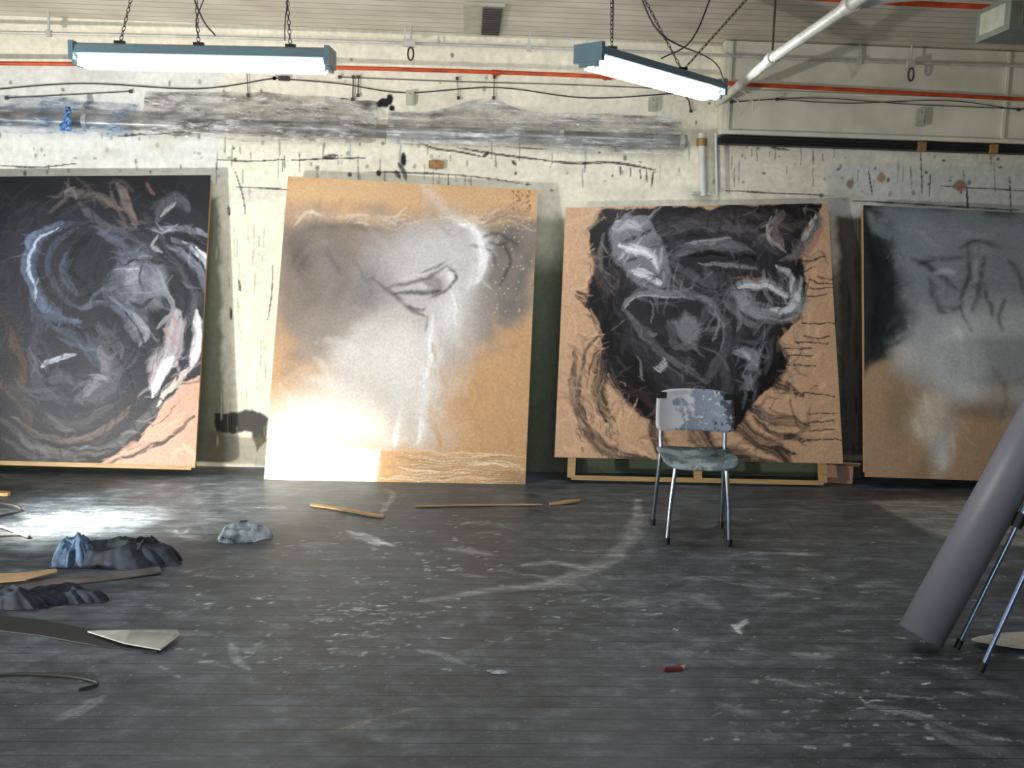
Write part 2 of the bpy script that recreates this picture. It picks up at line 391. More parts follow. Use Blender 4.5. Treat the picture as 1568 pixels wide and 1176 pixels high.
for pts,w,c,a in [([(530,812),(560,822),(600,836)],.08,(196,202,204),.85),([(540,822),(580,835)],.05,(190,194,196),.8),
  ([(1125,962),(1145,948)],.05,(205,208,210),.9),([(1120,955),(1133,970)],.05,(205,208,210),.9),([(640,995),(680,1005),(710,1020)],.05,(150,156,160),.7),
  ([(350,985),(358,1010),(380,1022)],.05,(155,160,165),.8),([(300,1010),(350,1020)],.04,(140,145,150),.6),([(90,1100),(160,1065)],.07,(145,150,152),.7),
  ([(1330,1080),(1400,1095),(1470,1120),(1540,1135)],.09,(160,164,168),.75),([(1420,1110),(1520,1160)],.07,(155,160,164),.6),([(1440,850),(1568,870)],.12,(135,136,134),.5),
  ([(1100,850),(1180,846),(1260,850)],.07,(155,158,158),.6),([(1120,895),(1260,905)],.07,(150,154,156),.6),([(700,1000),(760,985)],.04,(140,145,148),.5),
  ([(1180,1040),(1260,1055)],.06,(155,160,162),.6),([(1100,1080),(1160,1095)],.07,(155,160,162),.6),([(1500,1060),(1568,1075)],.07,(155,158,160),.7),([(1120,1120),(1240,1130)],.06,(140,145,148),.5),
  ([(0,1150),(200,1165),(420,1150)],.06,(115,125,130),.4),([(500,1120),(640,1085)],.03,(140,130,115),.5),([(230,925),(240,935)],.05,(160,165,170),.8),
  ([(590,748),(600,760),(585,790)],.05,(150,152,152),.7),([(950,930),(1050,915),(1100,930)],.2,(125,130,132),.6),([(680,840),(760,850)],.1,(150,156,160),.5),([(820,880),(900,905)],.1,(150,155,158),.5)]:
    fw(pts,w,c,a,soft=.7,br=.85)
r_=random.Random(77)
for i in range(60):   # broad scuffs
    x=r_.uniform(150,1560);y=r_.uniform(775,1000); L_=r_.uniform(20,90)
    fw([(x,y),(x+L_/2,y+r_.uniform(-5,5)),(x+L_,y+r_.uniform(-8,8))],r_.uniform(.04,.14),r_.choice([(120,125,127),(138,142,144),(108,110,108),(150,154,156)]),r_.uniform(.25,.55),soft=.9,br=.9,seg=4)
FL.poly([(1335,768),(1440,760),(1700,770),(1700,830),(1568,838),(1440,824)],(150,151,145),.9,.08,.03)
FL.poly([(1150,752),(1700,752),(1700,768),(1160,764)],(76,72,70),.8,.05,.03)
for i in range(560):
    cx,cy,sx_,sy_=random.choice([(600,830,90,22),(560,950,60,24),(520,980,90,40),(1300,860,120,40),(1420,1080,90,40),(1230,1060,80,30),(1400,970,110,40),(820,900,130,40),(1250,1100,110,30),(380,900,90,30),(900,950,120,40),(640,880,80,40),(340,960,60,30),(560,935,40,10)])
    x=rng.normal(cx,sx_);y=max(770,rng.normal(cy,sy_)); q=on_floor(x,y)
    q=np.array([q.x-X0,q.y-Y0]); L_=rng.uniform(.008,.05); t=rng.normal(0,.5)
    FL.stroke([q,q+np.array([math.cos(t),math.sin(t)])*L_],rng.uniform(.008,.022),random.choice([(180,188,192),(160,168,172),(205,208,206),(150,158,164)]),rng.uniform(.5,.95),.5,.8,raw=True,seg=3)
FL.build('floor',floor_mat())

# ------------------------------------------------------------ PAINTINGS
def canvas(TL,TR,BR,BL,yb,yt,nx,ny):
    pb=on_y(BL[0],BL[1],yb); pt=on_y(TL[0],TL[1],yt)
    n=Vector((1,0,0)).cross(Vector((0,pt.y-pb.y,pt.z-pb.z))).normalized()
    c=[hit(q[0],q[1],pb,n) for q in (BL,BR,TR,TL)]
    return Surf(*c,nx,ny,222)
def finish(s,keep=None,wave=.006,inset=.03,feet=0.0):
    o=s.build('canvas_sheet',M_paint,wave,keep)
    e=bpy.data.objects.new('painting',None); sc.collection.objects.link(e)
    base=(s.c[0]+s.c[1])/2; e.location=(base.x,base.y,0); e.empty_display_size=.2
    def par(x):
        x.parent=e; x.matrix_parent_inverse=Matrix.Translation(-Vector(e.location))
    par(o)
    mb=MB(); bl,br,tr,tl=[c-s.n*.028 for c in s.c]
    i=inset; bl=bl+s.ax*i+s.ay*.03; br=br-s.ax*i+s.ay*.03; tr=tr-s.ax*i-s.ay*i; tl=tl+s.ax*i-s.ay*i
    if feet:
        dv=(tl-bl).normalized(); bl=bl-dv*feet; br=br-dv*feet
    w=.05
    for a,b in ((bl,tl),(br,tr),((bl+br)/2,(tl+tr)/2)): mb.beam(a,b,w,.035,M_wood,s.n)
    for a,b in ((bl,br),(tl,tr)): mb.beam(a,b,.03,.03,M_wood,s.n)
    par(mb.done('stretcher_frame'))
    return e
def dashes(s,x0,x1,y0,y1,cols,n,w=(2,6),l=(8,30),a=.4,ang=None,seed=1):
    r_=random.Random(seed)
    for i in range(n):
        x=r_.uniform(x0,x1);y=r_.uniform(y0,y1);t=r_.uniform(0,6.28) if ang is None else ang+r_.uniform(-.35,.35);L=r_.uniform(*l)
        b=r_.uniform(-.25,.25)*L
        s.stroke([(x,y),(x+L*.5*math.cos(t)-b*math.sin(t),y+L*.5*math.sin(t)+b*math.cos(t)),(x+L*math.cos(t),y+L*math.sin(t))],r_.uniform(*w),r_.choice(cols),a,.5,.6,seg=4)

# --- painting 1
p=canvas((-75,271),(323,268),(299,713),(-88,703),6.46,6.66,330,380)
p.fill((17,17,20)); p.warp(7,1,7.)
p.poly([(20,330),(150,310),(330,340),(330,560),(230,640),(120,680),(0,660),(-20,500)],(38,40,48),.9,60,20)
p.poly([(330,560),(300,580),(278,590),(250,618),(226,655),(212,676),(160,704),(140,720),(300,725),(316,640)],(190,152,130),1,3,4)
S=p.stroke
for a in [([(98,338),(60,360),(42,400),(52,445),(85,482),(122,494)],20,(92,104,128)),([(150,336),(98,344),(62,370),(50,410),(64,452)],9,(60,68,84)),([(92,345),(52,372),(42,410),(58,455)],5,(165,178,198)),
 ([(150,350),(190,380),(180,420)],22,(74,80,94)),([(110,380),(96,420),(120,450)],18,(70,78,92)),
 ([(120,345),(84,370),(72,410),(92,452),(120,470)],12,(66,72,86)),([(150,350),(115,380),(110,420),(140,455)],16,(14,14,18)),([(140,345),(180,352),(210,372)],10,(76,78,90)),([(120,470),(160,466),(190,480)],14,(84,92,108)),
 ([(70,480),(50,530),(60,590),(100,620)],18,(56,58,66)),([(60,480),(100,500),(135,530),(150,560)],28,(62,70,84)),([(78,490),(110,500),(130,522)],9,(12,12,15)),([(50,400),(66,440),(100,470)],3,(12,12,15)),
 ([(150,500),(172,548),(160,595),(118,612)],38,(74,74,82)),([(150,530),(158,570),(130,598)],18,(104,102,108)),([(135,500),(190,560),(205,600)],6,(12,12,15)),
 ([(185,400),(175,440),(195,480),(215,520)],32,(82,88,100)),([(62,562),(90,546),(114,540)],10,(160,168,180)),([(60,572),(92,560),(120,556)],6,(10,10,13)),([(70,584),(100,580),(130,590)],14,(64,64,72)),
 ([(105,300),(150,298),(186,318)],13,(100,90,84)),([(178,282),(190,300),(206,346)],17,(112,102,98)),([(192,280),(202,305),(212,335)],4,(20,18,18)),([(166,285),(176,310),(190,350)],6,(84,78,78)),([(120,310),(150,330),(170,345)],8,(70,70,78)),
 ([(100,280),(140,330),(190,352)],8,(80,78,82)),([(240,338),(262,304),(288,322)],24,(80,80,86)),([(248,330),(266,312)],9,(150,150,152)),([(225,280),(236,300)],8,(100,80,70)),
 ([(236,350),(290,352),(322,364)],11,(128,132,142)),([(258,358),(322,378)],5,(10,10,13)),([(222,330),(234,350),(262,380)],14,(60,60,66)),
 ([(262,378),(296,404),(318,452),(322,492)],14,(116,120,132)),([(280,372),(310,400),(326,440)],8,(184,192,204)),([(255,395),(284,430),(298,480)],11,(72,74,84)),([(240,520),(280,500),(300,450)],16,(80,78,86)),
 ([(300,380),(322,405),(327,460)],10,(232,236,242)),  # white sheen of the plastic edge, painted as a stroke
 ([(0,470),(20,520),(22,580)],26,(44,38,36)),([(14,500),(34,560),(28,610)],16,(70,58,50)),([(0,590),(30,610),(50,650)],24,(58,50,46)),([(-60,500),(-20,560),(-30,640)],30,(42,38,36)),
 ([(0,640),(50,682),(120,694),(190,672),(240,616),(282,560)],17,(84,84,86)),([(20,640),(70,668),(130,672),(185,640),(215,600)],12,(100,88,80)),
 ([(40,655),(110,690),(190,684)],5,(12,12,15)),([(0,672),(60,700),(130,706)],12,(68,66,66)),([(70,640),(120,650),(170,620)],18,(66,64,66)),
 ([(270,478),(266,520),(244,556),(232,590)],38,(168,162,168)),([(300,474),(302,520),(288,566)],18,(212,208,214)),([(258,545),(242,575),(232,604)],17,(232,228,226)),
 ([(290,560),(262,590),(240,618)],10,(216,198,186)),([(250,500),(272,525)],9,(156,116,104)),([(262,480),(270,505)],7,(186,150,136)),([(236,470),(246,520),(240,560)],8,(18,16,18)),
 ([(276,560),(268,585)],5,(20,18,20)),([(290,480),(284,520)],6,(26,24,28)),([(312,500),(305,560)],4,(36,32,34)),([(160,710),(215,694),(264,670),(300,640)],10,(22,20,22)),([(208,600),(200,640),(214,668)],7,(26,24,26)),
 ([(232,655),(258,630),(280,612)],3,(110,80,66)),([(230,600),(250,612)],4,(30,28,30))]: S(*a,.92,.5,.6)
p.blob(216,430,46,58,(92,96,108),.9,.6); p.blob(204,424,22,30,(134,138,150),.85,.8); p.blob(240,436,18,38,(122,126,136),.85,.8); p.blob(212,500,16,30,(118,122,132),.8,.8)
p.brushwork(480,(3,9),(16,60),.35,2.8,.55,5,(170,490))
for a in [([(190,402),(206,396),(224,404)],6,(22,22,26)),([(232,400),(250,406)],6,(22,22,26)),([(220,400),(214,430),(222,450)],4,(46,46,52)),([(200,460),(218,468),(236,460)],7,(30,28,32)),
  ([(196,410),(214,412)],4,(180,182,190)),([(240,362),(232,380),(250,388)],6,(150,152,160)),([(205,480),(222,505),(212,530)],12,(130,132,140)),([(186,470),(206,500),(226,545)],5,(14,14,18)),([(250,430),(262,470),(240,500)],9,(140,140,148)),
  ([(92,345),(52,372),(42,410),(58,455)],4,(170,182,200)),([(258,545),(242,575),(232,604)],10,(230,226,224)),([(302,484),(303,520),(290,560)],10,(220,216,222))]: S(*a,.85,.5,.5)
p.brushwork(550,(1.8,4),(10,34),.42,2.3,.45,6,(170,490))
finish(p,feet=.045)

# --- painting 2
p=canvas((441,270),(824,291),(804,747),(404,734),6.42,6.68,330,380)
p.fill((200,160,116)); p.mottle(1.2,.08,8); p.warp(7,2,6.)
B=p.blob; S=p.stroke
S([(430,290),(640,298),(830,312)],40,(208,172,128),.8,.2,.3)
p.poly([(425,334),(600,326),(742,334),(825,338),(822,470),(772,512),(700,560),(560,560),(450,560),(415,470)],(144,132,122),.95,50,24)
p.poly([(425,345),(520,345),(560,390),(540,470),(450,480),(425,440)],(112,102,94),.8,60,20)
p.poly([(735,345),(822,345),(812,470),(770,500),(736,450)],(120,112,107),.8,26,16)
p.poly([(560,380),(640,350),(720,350),(742,440),(720,540),(680,560),(600,540),(540,470)],(170,164,161),.9,60,20)
p.poly([(570,490),(690,480),(684,600),(664,690),(410,690),(410,640),(470,580),(530,530)],(220,212,202),.95,90,24)
p.poly([(620,360),(700,330),(735,380),(716,470),(640,480),(600,430)],(202,200,200),.85,50,14)
for a in [(460,398,20,34,(70,63,58),.8),(452,372,26,22,(102,92,86),.8),(502,420,26,60,(138,130,124),.6),(545,540,50,60,(224,219,214),.7),(620,560,60,70,(232,229,226),.7),(540,640,80,46,(242,230,214),.8),
   (705,515,36,48,(206,192,180),.9),(780,372,30,34,(94,88,85),.8),(565,445,36,50,(112,106,104),.7),(690,480,34,60,(222,220,219),.8),(500,500,60,40,(150,142,136),.6)]: B(*a,.9)
S([(448,330),(520,334),(604,342)],18,(220,192,162),.5,.6,.6); S([(456,352),(520,350),(582,352)],16,(94,88,83),.7,.8,.3); S([(500,347),(580,350)],6,(56,52,50),.7,.7,.4)
S([(742,334),(816,338),(812,400),(780,468)],18,(100,94,90),.6,.8,.5); S([(450,440),(452,470),(462,490)],14,(140,112,84),.5,.8)
for a in [([(646,282),(672,312),(690,330)],24,(226,222,218)),([(690,330),(720,350),(738,396)],30,(240,240,242)),([(728,340),(744,385),(716,440)],34,(246,246,248)),([(700,430),(688,480),(704,530)],28,(230,228,227)),
   ([(656,470),(658,540),(640,684)],28,(238,237,236)),([(640,440),(600,400),(560,404)],12,(196,192,190)),([(620,610),(604,684)],22,(244,238,230)),([(656,590),(642,680)],12,(250,248,246)),
   ([(580,470),(560,540),(540,600)],50,(206,200,195)),([(480,580),(560,610),(600,680)],44,(238,229,219)),([(690,500),(718,524),(722,548)],7,(170,130,100))]: S(*a,.6,.9,.4)
p.blur(3,2)
p.brushwork(220,(8,26),(30,90),.7,1.5,.3,31,None,2.5)
for a in [([(648,430),(668,436),(664,450)],32,(120,112,108)),([(592,440),(620,436),(656,424),(686,408)],9,(100,91,88)),([(686,406),(700,424),(682,446),(648,456)],6,(90,82,80)),([(572,424),(600,450),(628,474),(652,486)],11,(100,93,91)),
   ([(604,452),(640,447),(674,446)],11,(50,43,43)),([(640,420),(684,402)],6,(72,66,64)),([(690,410),(700,428),(688,442)],6,(66,60,60)),([(652,484),(648,506)],5,(90,84,82)),([(720,376),(750,384),(758,412)],9,(96,90,86)),([(764,436),(780,406),(772,370)],9,(66,61,58)),
   ([(732,364),(762,360),(794,376)],8,(70,65,62)),([(750,372),(770,378),(786,370)],5,(52,48,46)),([(610,430),(660,416)],5,(214,210,208)),([(616,466),(640,474),(650,470)],8,(80,73,71)),([(500,380),(520,420)],14,(106,99,96)),([(540,400),(560,430),(572,424)],8,(118,110,106))]: S(*a,.85,.85,.3)
B(634,462,34,8,(190,183,180),.9,.7,.15); B(690,424,8,11,(240,238,238),.9,.8)
for a in [([(700,340),(728,352),(742,396),(728,430)],16,(252,252,252)),([(660,480),(656,560),(650,600)],9,(250,250,250)),([(690,450),(700,500)],7,(248,248,248)),([(612,630),(604,684)],10,(252,248,242)),([(644,640),(640,680)],8,(252,249,246))]: S(*a,.8,.7,.6)
p.blur(1,1)
dashes(p,450,800,325,345,[(224,190,150),(150,140,130),(232,222,204)],40,(3,7),(14,50),.4,0,8)
dashes(p,650,810,520,680,[(184,144,102),(208,170,126)],50,(3,10),(20,60),.3,1.5,9)
p.brushwork(300,(2,5),(10,40),.75,1.35,.4,32,None,2.5)
for i in range(120): B(rng.uniform(680,815),rng.uniform(300,480),1.6,1.8,(214,190,160),.6,.5)
for i in range(40): B(rng.uniform(780,812),rng.uniform(292,325),2,2.4,(120,84,56),.6,.5)
p.poly([(396,684),(815,696),(815,760),(396,750)],(202,164,120),1,2,1)
p.poly([(396,680),(582,688),(576,745),(396,745)],(244,234,216),.9,8,4)  # sunlit glare on the plastic strip's left end, painted pale
for i in range(60):
    x=rng.uniform(575,740);y=rng.uniform(692,738); S([(x,y),(x+rng.uniform(20,60),y+rng.uniform(-3,5)),(x+rng.uniform(60,90),y+rng.uniform(0,4))],rng.uniform(1.2,2.4),random.choice([(250,238,216),(166,126,84),(232,208,174)]),.6,.4,.4,seg=3)
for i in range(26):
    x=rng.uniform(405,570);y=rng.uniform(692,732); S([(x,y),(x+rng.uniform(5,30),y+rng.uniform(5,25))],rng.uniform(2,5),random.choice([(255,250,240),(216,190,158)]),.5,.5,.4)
S([(640,690),(700,692),(800,698)],3,(236,206,168),.8)
finish(p)
# --- painting 3
p=canvas((866,318),(1268,311),(1291,710),(849,700),6.48,6.68,350,340)
p.fill((206,168,136)); p.mottle(1.3,.08,18); p.warp(7,3,7.)
S=p.stroke;B=p.blob; K=(22,20,22)
p.poly([(925,322),(1256,310),(1252,345),(1228,396),(1240,436),(1228,486),(1188,524),(1206,566),(1166,604),(1126,660),(1060,650),(990,640),(950,600),(922,520),(900,465),(906,400),(904,352)],K,1,3,8)
p.poly([(940,330),(1230,325),(1215,470),(1110,600),(1010,600),(950,500)],(50,48,52),.8,40,20)
for a in [([(1010,350),(1060,340),(1130,350),(1190,392)],26,(84,82,86)),([(1080,410),(1094,450),(1070,500)],30,(92,90,95)),([(1100,420),(1134,500),(1116,540)],18,(74,72,77)),([(970,446),(1000,432),(1040,440)],14,(110,108,113)),
  ([(1010,590),(1060,620),(1110,640)],20,(78,76,78)),([(1160,330),(1210,350),(1240,330)],18,(92,84,82)),([(1150,500),(1180,530),(1170,570)],20,(70,68,72)),([(1000,530),(1040,590),(1100,600)],24,(66,64,70)),([(1190,490),(1160,520),(1130,520)],14,(96,94,100)),([(940,450),(960,500),(950,540)],18,(56,52,54))]: S(*a,.85,.8,.6)
p.poly([(932,348),(958,330),(990,336),(1016,372),(1024,420),(1010,446),(976,436),(944,400)],(128,128,134),.95,6,8)
for a in [([(940,350),(962,340),(984,350)],20,(190,190,196)),([(950,372),(990,388),(1006,412)],18,(222,222,226)),([(968,414),(1010,432)],15,(232,232,236)),([(926,360),(920,400),(938,436)],11,(100,94,94)),
 ([(956,366),(976,362)],6,K),([(960,400),(976,394)],8,K),([(985,362),(1000,350)],7,K),([(990,400),(1000,396)],5,K),([(1010,340),(1034,380),(1036,420)],16,(60,58,62)),
 ([(1040,392),(1070,378),(1112,376),(1152,388)],24,(112,110,116)),([(1056,394),(1086,384),(1112,392)],12,(20,18,20)),([(1120,398),(1144,390),(1164,400)],14,(20,18,20)),([(1070,404),(1110,406),(1160,412)],8,(150,148,156)),([(1050,374),(1080,366),(1120,366)],6,(140,138,144)),
 ([(1150,376),(1172,364),(1196,386)],14,(98,94,98)),([(1030,404),(1090,440),(1150,450)],20,(90,88,94)),([(1026,420),(1070,452),(1110,462)],10,(116,114,120)),([(1040,366),(1090,352),(1150,362)],4,K),([(1030,412),(1080,438),(1140,440)],4,K),
 ([(1120,444),(1156,472),(1196,484),(1222,466),(1222,430)],32,(160,160,166)),([(1130,436),(1170,436),(1206,450)],20,(192,192,198)),([(1180,474),(1210,470),(1226,440)],14,(224,224,228)),
 ([(1140,456),(1186,458)],5,(70,64,62)),([(1120,428),(1170,426)],7,(140,108,84)),([(1190,410),(1210,426),(1212,450)],9,(206,206,212)),([(1150,492),(1200,496)],10,(110,108,112)),([(1110,460),(1140,486),(1160,500)],14,(120,118,124)),
 ([(1256,330),(1240,368),(1206,398)],26,(128,120,118)),([(1250,330),(1228,370)],9,(212,204,200)),([(1262,345),(1240,378),(1222,396)],9,(190,134,116)),([(1200,325),(1188,350),(1196,380)],16,(124,112,108)),([(1178,330),(1168,356)],9,(30,28,30)),
 ([(1060,330),(1120,326),(1170,334)],20,(62,58,60)),([(1080,352),(1130,346),(1160,356)],10,(88,82,84)),([(1180,330),(1176,360),(1200,390)],6,(180,172,168)),
 ([(958,474),(966,454),(1000,446),(1050,450),(1090,466),(1112,500)],14,(134,132,138)),([(960,474),(984,512),(1034,556),(1080,582)],15,(112,110,116)),([(1000,470),(1040,466),(1070,476)],18,(46,44,48)),([(976,462),(1010,456),(1060,462)],3,K),
 ([(1082,472),(1112,496),(1106,540),(1080,582)],20,(96,94,100)),([(1074,500),(1068,534),(1056,548)],8,K),([(1022,490),(1034,528),(1066,534)],16,(104,102,106)),([(1096,476),(1100,500),(1092,520)],6,(154,152,156)),([(980,500),(1020,548)],12,(78,76,80)),
 ([(1124,538),(1152,548),(1146,592)],24,(146,152,162)),([(1136,538),(1158,560)],9,(206,210,218)),([(1100,540),(1112,580),(1110,620)],20,(80,78,82)),([(1020,570),(1060,600),(1100,640)],22,(68,66,70)),([(960,520),(990,560),(1020,600)],16,(56,54,56)),([(1160,580),(1150,620)],8,(90,92,98)),
 ([(884,446),(904,456),(920,476),(936,498),(962,516)],16,K),([(896,470),(908,452),(917,438)],12,K),([(880,452),(900,470),(916,482)],10,K),([(942,492),(910,520),(888,566),(886,616),(908,664),(950,700)],8,(44,38,38)),
 ([(936,520),(906,556),(896,600)],4,K),([(926,540),(918,600),(926,640)],30,K),([(940,530),(930,560),(960,600)],18,K),([(940,640),(926,644)],10,K),
 ([(1004,644),(952,600),(928,548)],26,K),([(880,540),(876,600),(896,660),(936,700),(1000,716)],16,(96,80,70)),([(900,650),(940,690),(1000,708)],14,(54,48,46)),
 ([(1110,620),(1150,668),(1196,694),(1206,716)],30,K),([(1140,572),(1190,586),(1228,606)],20,K),([(1186,520),(1202,560),(1184,590)],20,K),([(1130,606),(1180,640),(1236,650)],20,K),([(1150,636),(1186,664),(1238,672)],12,K),([(1180,684),(1216,692)],10,K),
 ([(1060,640),(1090,690),(1150,704)],40,(32,30,32)),([(1080,700),(1140,708),(1200,712)],20,K),([(1000,644),(1016,690),(1070,710)],30,(30,28,30)),([(950,600),(990,612),(1010,650)],16,(60,50,48)),([(930,704),(1000,712)],12,(170,130,124)),
 ([(1210,400),(1240,400),(1262,392)],6,(60,48,44)),([(1226,420),(1246,410)],4,K),([(910,380),(918,420),(940,450)],14,(76,66,62)),([(900,350),(930,336)],7,(130,110,92))]: S(*a,.92,.5,.6)
p.poly([(1024,494),(1050,480),(1076,500),(1068,534),(1050,530)],(136,136,142),.85,10,8)
p.brushwork(550,(3,9),(14,60),.42,2.8,.5,41,(1080,460))
dashes(p,930,1240,325,640,[(120,118,122),(150,148,152),(14,12,14),(80,78,84),(14,12,14)],170,(2,5),(14,44),.5,None,43)
for i in range(7): S([(998+i*3,566-i*3),(1010+i*2,574-i*2)],2.6,(224,224,226),.85); 
for a in [([(1050,374),(1080,366),(1120,366)],4,(160,158,164)),([(1130,440),(1170,438),(1206,452)],8,(232,232,236)),([(950,372),(990,388),(1006,412)],7,(240,240,242)),([(1056,394),(1086,386),(1112,394)],7,(14,13,14)),([(1124,400),(1144,392),(1162,402)],8,(14,13,14)),
  ([(960,472),(970,456),(1000,450),(1050,454)],4,(176,174,180)),([(1084,476),(1108,500),(1102,536)],4,(150,148,154))]: S(*a,.85,.5,.6)
for y,x in [(432,1236),(441,1240),(452,1228),(494,1228),(515,1232),(524,1218),(534,1200),(545,1204),(560,1206),(632,1238),(645,1236),(657,1238),(672,1240),(424,1250),(602,1230)]:
    S([(x,y),(x+25,y+1),(x+rng.uniform(36,52),y+rng.uniform(0,2))],2.4,K,.85,.3,.1,taper=False)
dashes(p,880,950,560,710,[(90,76,66),(50,44,42),(210,180,150)],80,(1.5,3.5),(8,22),.6,1.1,13)
p.brushwork(650,(1.6,3.6),(8,28),.42,2.3,.5,42,(1080,460))
def kp3(U,V,s=p):
    Hh=s.V.max(); r=.13
    c=(U<r)&(V>Hh-.02-r)
    return ~(c&(np.hypot(U-r,V-(Hh-.02-r))>r))
finish(p,keep=kp3,wave=.012,inset=.12,feet=.165)

# --- painting 4
p=canvas((1322,314),(1745,335),(1765,745),(1324,730),6.46,6.68,340,330)
p.fill((44,50,53)); p.warp(7,4,6.)
S=p.stroke;B=p.blob
p.poly([(1300,600),(1326,566),(1370,536),(1440,520),(1800,520),(1800,780),(1300,780)],(184,154,124),1,16,12)
p.poly([(1355,325),(1600,330),(1700,400),(1700,620),(1500,560),(1420,520),(1380,440)],(148,158,162),.95,50,20)
p.poly([(1400,470),(1600,460),(1620,640),(1560,640),(1500,600),(1440,600),(1380,560)],(194,200,202),.9,60,20)
for a in [(1470,560,64,96,(238,242,243),.9),(1540,610,50,50,(184,168,148),.6),(1540,520,50,70,(196,202,202),.8),
   (1430,640,54,64,(236,220,200),.8),(1376,630,36,70,(150,132,108),.6),(1394,540,50,38,(212,212,210),.8),(1440,690,28,48,(238,235,230),.8),(1480,640,18,20,(212,172,152),.6)]: B(*a,.85)
for a in [([(1330,326),(1350,352),(1400,372)],26,(130,142,145)),([(1340,324),(1450,332),(1568,340)],16,(130,142,146)),([(1326,344),(1342,420),(1334,540)],28,(22,26,28)),([(1346,384),(1362,440),(1350,510)],26,(32,36,38)),
  ([(1396,396),(1424,410),(1450,432),(1470,446)],14,(22,24,26)),([(1404,408),(1440,398),(1478,396)],8,(30,32,34)),([(1424,430),(1440,474),(1480,470)],18,(68,74,76)),([(1478,380),(1484,420),(1474,466),(1486,506)],10,(24,26,28)),
  ([(1504,390),(1502,430),(1492,476)],12,(26,28,30)),([(1466,380),(1500,370),(1534,380)],11,(34,36,38)),([(1498,388),(1520,392)],9,(176,182,184)),([(1490,380),(1495,440)],7,(192,198,200)),([(1432,420),(1462,416)],12,(214,220,222)),
  ([(1540,400),(1560,420),(1568,450)],12,(72,76,78)),([(1540,455),(1532,480),(1534,506)],10,(46,50,52)),([(1510,440),(1522,486)],12,(54,58,60)),([(1470,350),(1490,364),(1520,358)],10,(170,176,178)),([(1400,350),(1440,380)],12,(170,176,178)),
  ([(1466,500),(1478,570)],18,(246,250,252)),([(1400,640),(1414,668)],12,(244,236,224)),([(1416,600),(1426,640)],12,(238,230,220)),([(1440,680),(1444,720)],12,(236,232,226)),([(1490,520),(1498,600)],8,(248,250,250)),([(1455,640),(1460,700)],10,(232,220,206)),
  ([(1520,560),(1540,600),(1530,650)],12,(156,142,124)),([(1328,562),(1352,536),(1390,520)],8,(42,44,44))]: S(*a,.8,.8,.4)
p.blur(2,1)
p.brushwork(380,(3,12),(14,60),.6,1.6,.4,51,None,2.)
p.brushwork(350,(1.6,4),(8,34),.6,1.6,.45,52,None,2.)
finish(p,wave=.008)

# ------------------------------------------------------------ FLUORESCENT FIXTURES
M_em,nt,b=newmat('fluorescent_tube_glow'); b.inputs['Emission Color'].default_value=(.93,.97,1,1); b.inputs['Emission Strength'].default_value=29; b.inputs['Base Color'].default_value=(1,1,1,1)
M_refl=simple('white_reflector',(235,238,240),.4)
def fixture(A,Bp,chains):
    mb=MB(); d=(Bp-A).normalized(); sd=d.cross(Vector((0,0,1))).normalized(); u=Vector((0,0,1))
    mb.prism([(-.085,.02),(-.075,.06),(-.035,.075),(.035,.075),(.075,.06),(.085,.02),(.08,.017),(-.08,.017)],A,Bp,sd,u,M_teal)
    mb.prism([(-.078,.016),(.078,.016),(.06,.010),(-.06,.010)],A+d*.01,Bp-d*.01,sd,u,M_refl)
    R=Matrix((d,sd,u)).transposed()
    for e,k in ((A,-1),(Bp,1)):
        mb.box(e+d*k*.012+u*.032,(.024,.172,.09),M_teal,R)
        mb.box(e+d*k*.012-u*.018,(.016,.11,.03),M_teal,R)
        for o in(-.035,.035): mb.box(e-d*k*.012+sd*o-u*.012,(.02,.03,.05),M_white,R)
    for o in(-.038,.038): mb.tube([A+d*.02+sd*o-u*.02,Bp-d*.02+sd*o-u*.02],.022,M_em,10,cap=True)
    for t,top in chains:
        p0=A+(Bp-A)*t+u*.075; p1=Vector((p0.x+top,p0.y,CZ)); n=20
        for i in range(n):
            c=p0+(p1-p0)*((i+.5)/n); L=(p1-p0).length/n*.62; ax=d if i%2 else sd
            ring=[c+ax*.008*math.cos(a)+(p1-p0).normalized()*L*math.sin(a) for a in np.linspace(0,2*math.pi,9)]
            mb.tube(ring,.0022,M_cable,5,curve=False,cap=False)
        mb.box(p0+u*.008,(.05,.03,.02),M_cable)
    return mb
A1,B1=on_floor(124,91,2.41),on_floor(502,99,2.41)
A2,B2=on_floor(904,92,2.45),on_floor(1090,143,2.45)
mb=fixture(A1,B1,[(.16,.12),(.48,-.02),(.85,-.03)]); mb.done('fluorescent_light_fixture')
mb=fixture(A2,B2,[(.15,-.02),(.72,-.25),(.72,.35)]); mb.done('fluorescent_light_fixture.001')

# ------------------------------------------------------------ PIPES, CONDUITS, CABLES
y=6.70
mb=MB(); P=[on_y(u,v,y) for u,v in [(-150,95),(0,97),(250,99),(500,103),(850,114),(1085,128),(1330,141),(1568,154),(1750,163)]]
P=[Vector((q.x,6.70 if q.x<1.3 else 6.655,q.z)) for q in P]
mb.tube(P,.013,M_orange,12)
for u,v in [(500,103),(760,111),(930,118)]:
    q=on_y(u,v,y); mb.tube([q-Vector((.03,0,0)),q+Vector((.03,0,0))],.018,M_orange)
    mb.beam(q,(q.x,WY,q.z),.012,.012,M_orange)
mb.done('orange_sprinkler_pipe')
mb=MB(); P=[on_floor(u,v,CZ-.07) for u,v in [(1020,-18),(1330,2),(1568,13),(1750,20)]]; mb.tube(P,.014,M_orange,12)
for k in(0,3): mb.beam(P[k],(P[k].x,P[k].y,CZ),.01,.01,M_cable)
mb.done('orange_sprinkler_pipe.001')
mb=MB(); P=[on_y(u,v,6.66) for u,v in [(-150,46),(75,51),(300,56),(620,66),(900,76),(1300,93),(1568,101),(1750,108)]]
mb.tube(P,.010,M_galv)
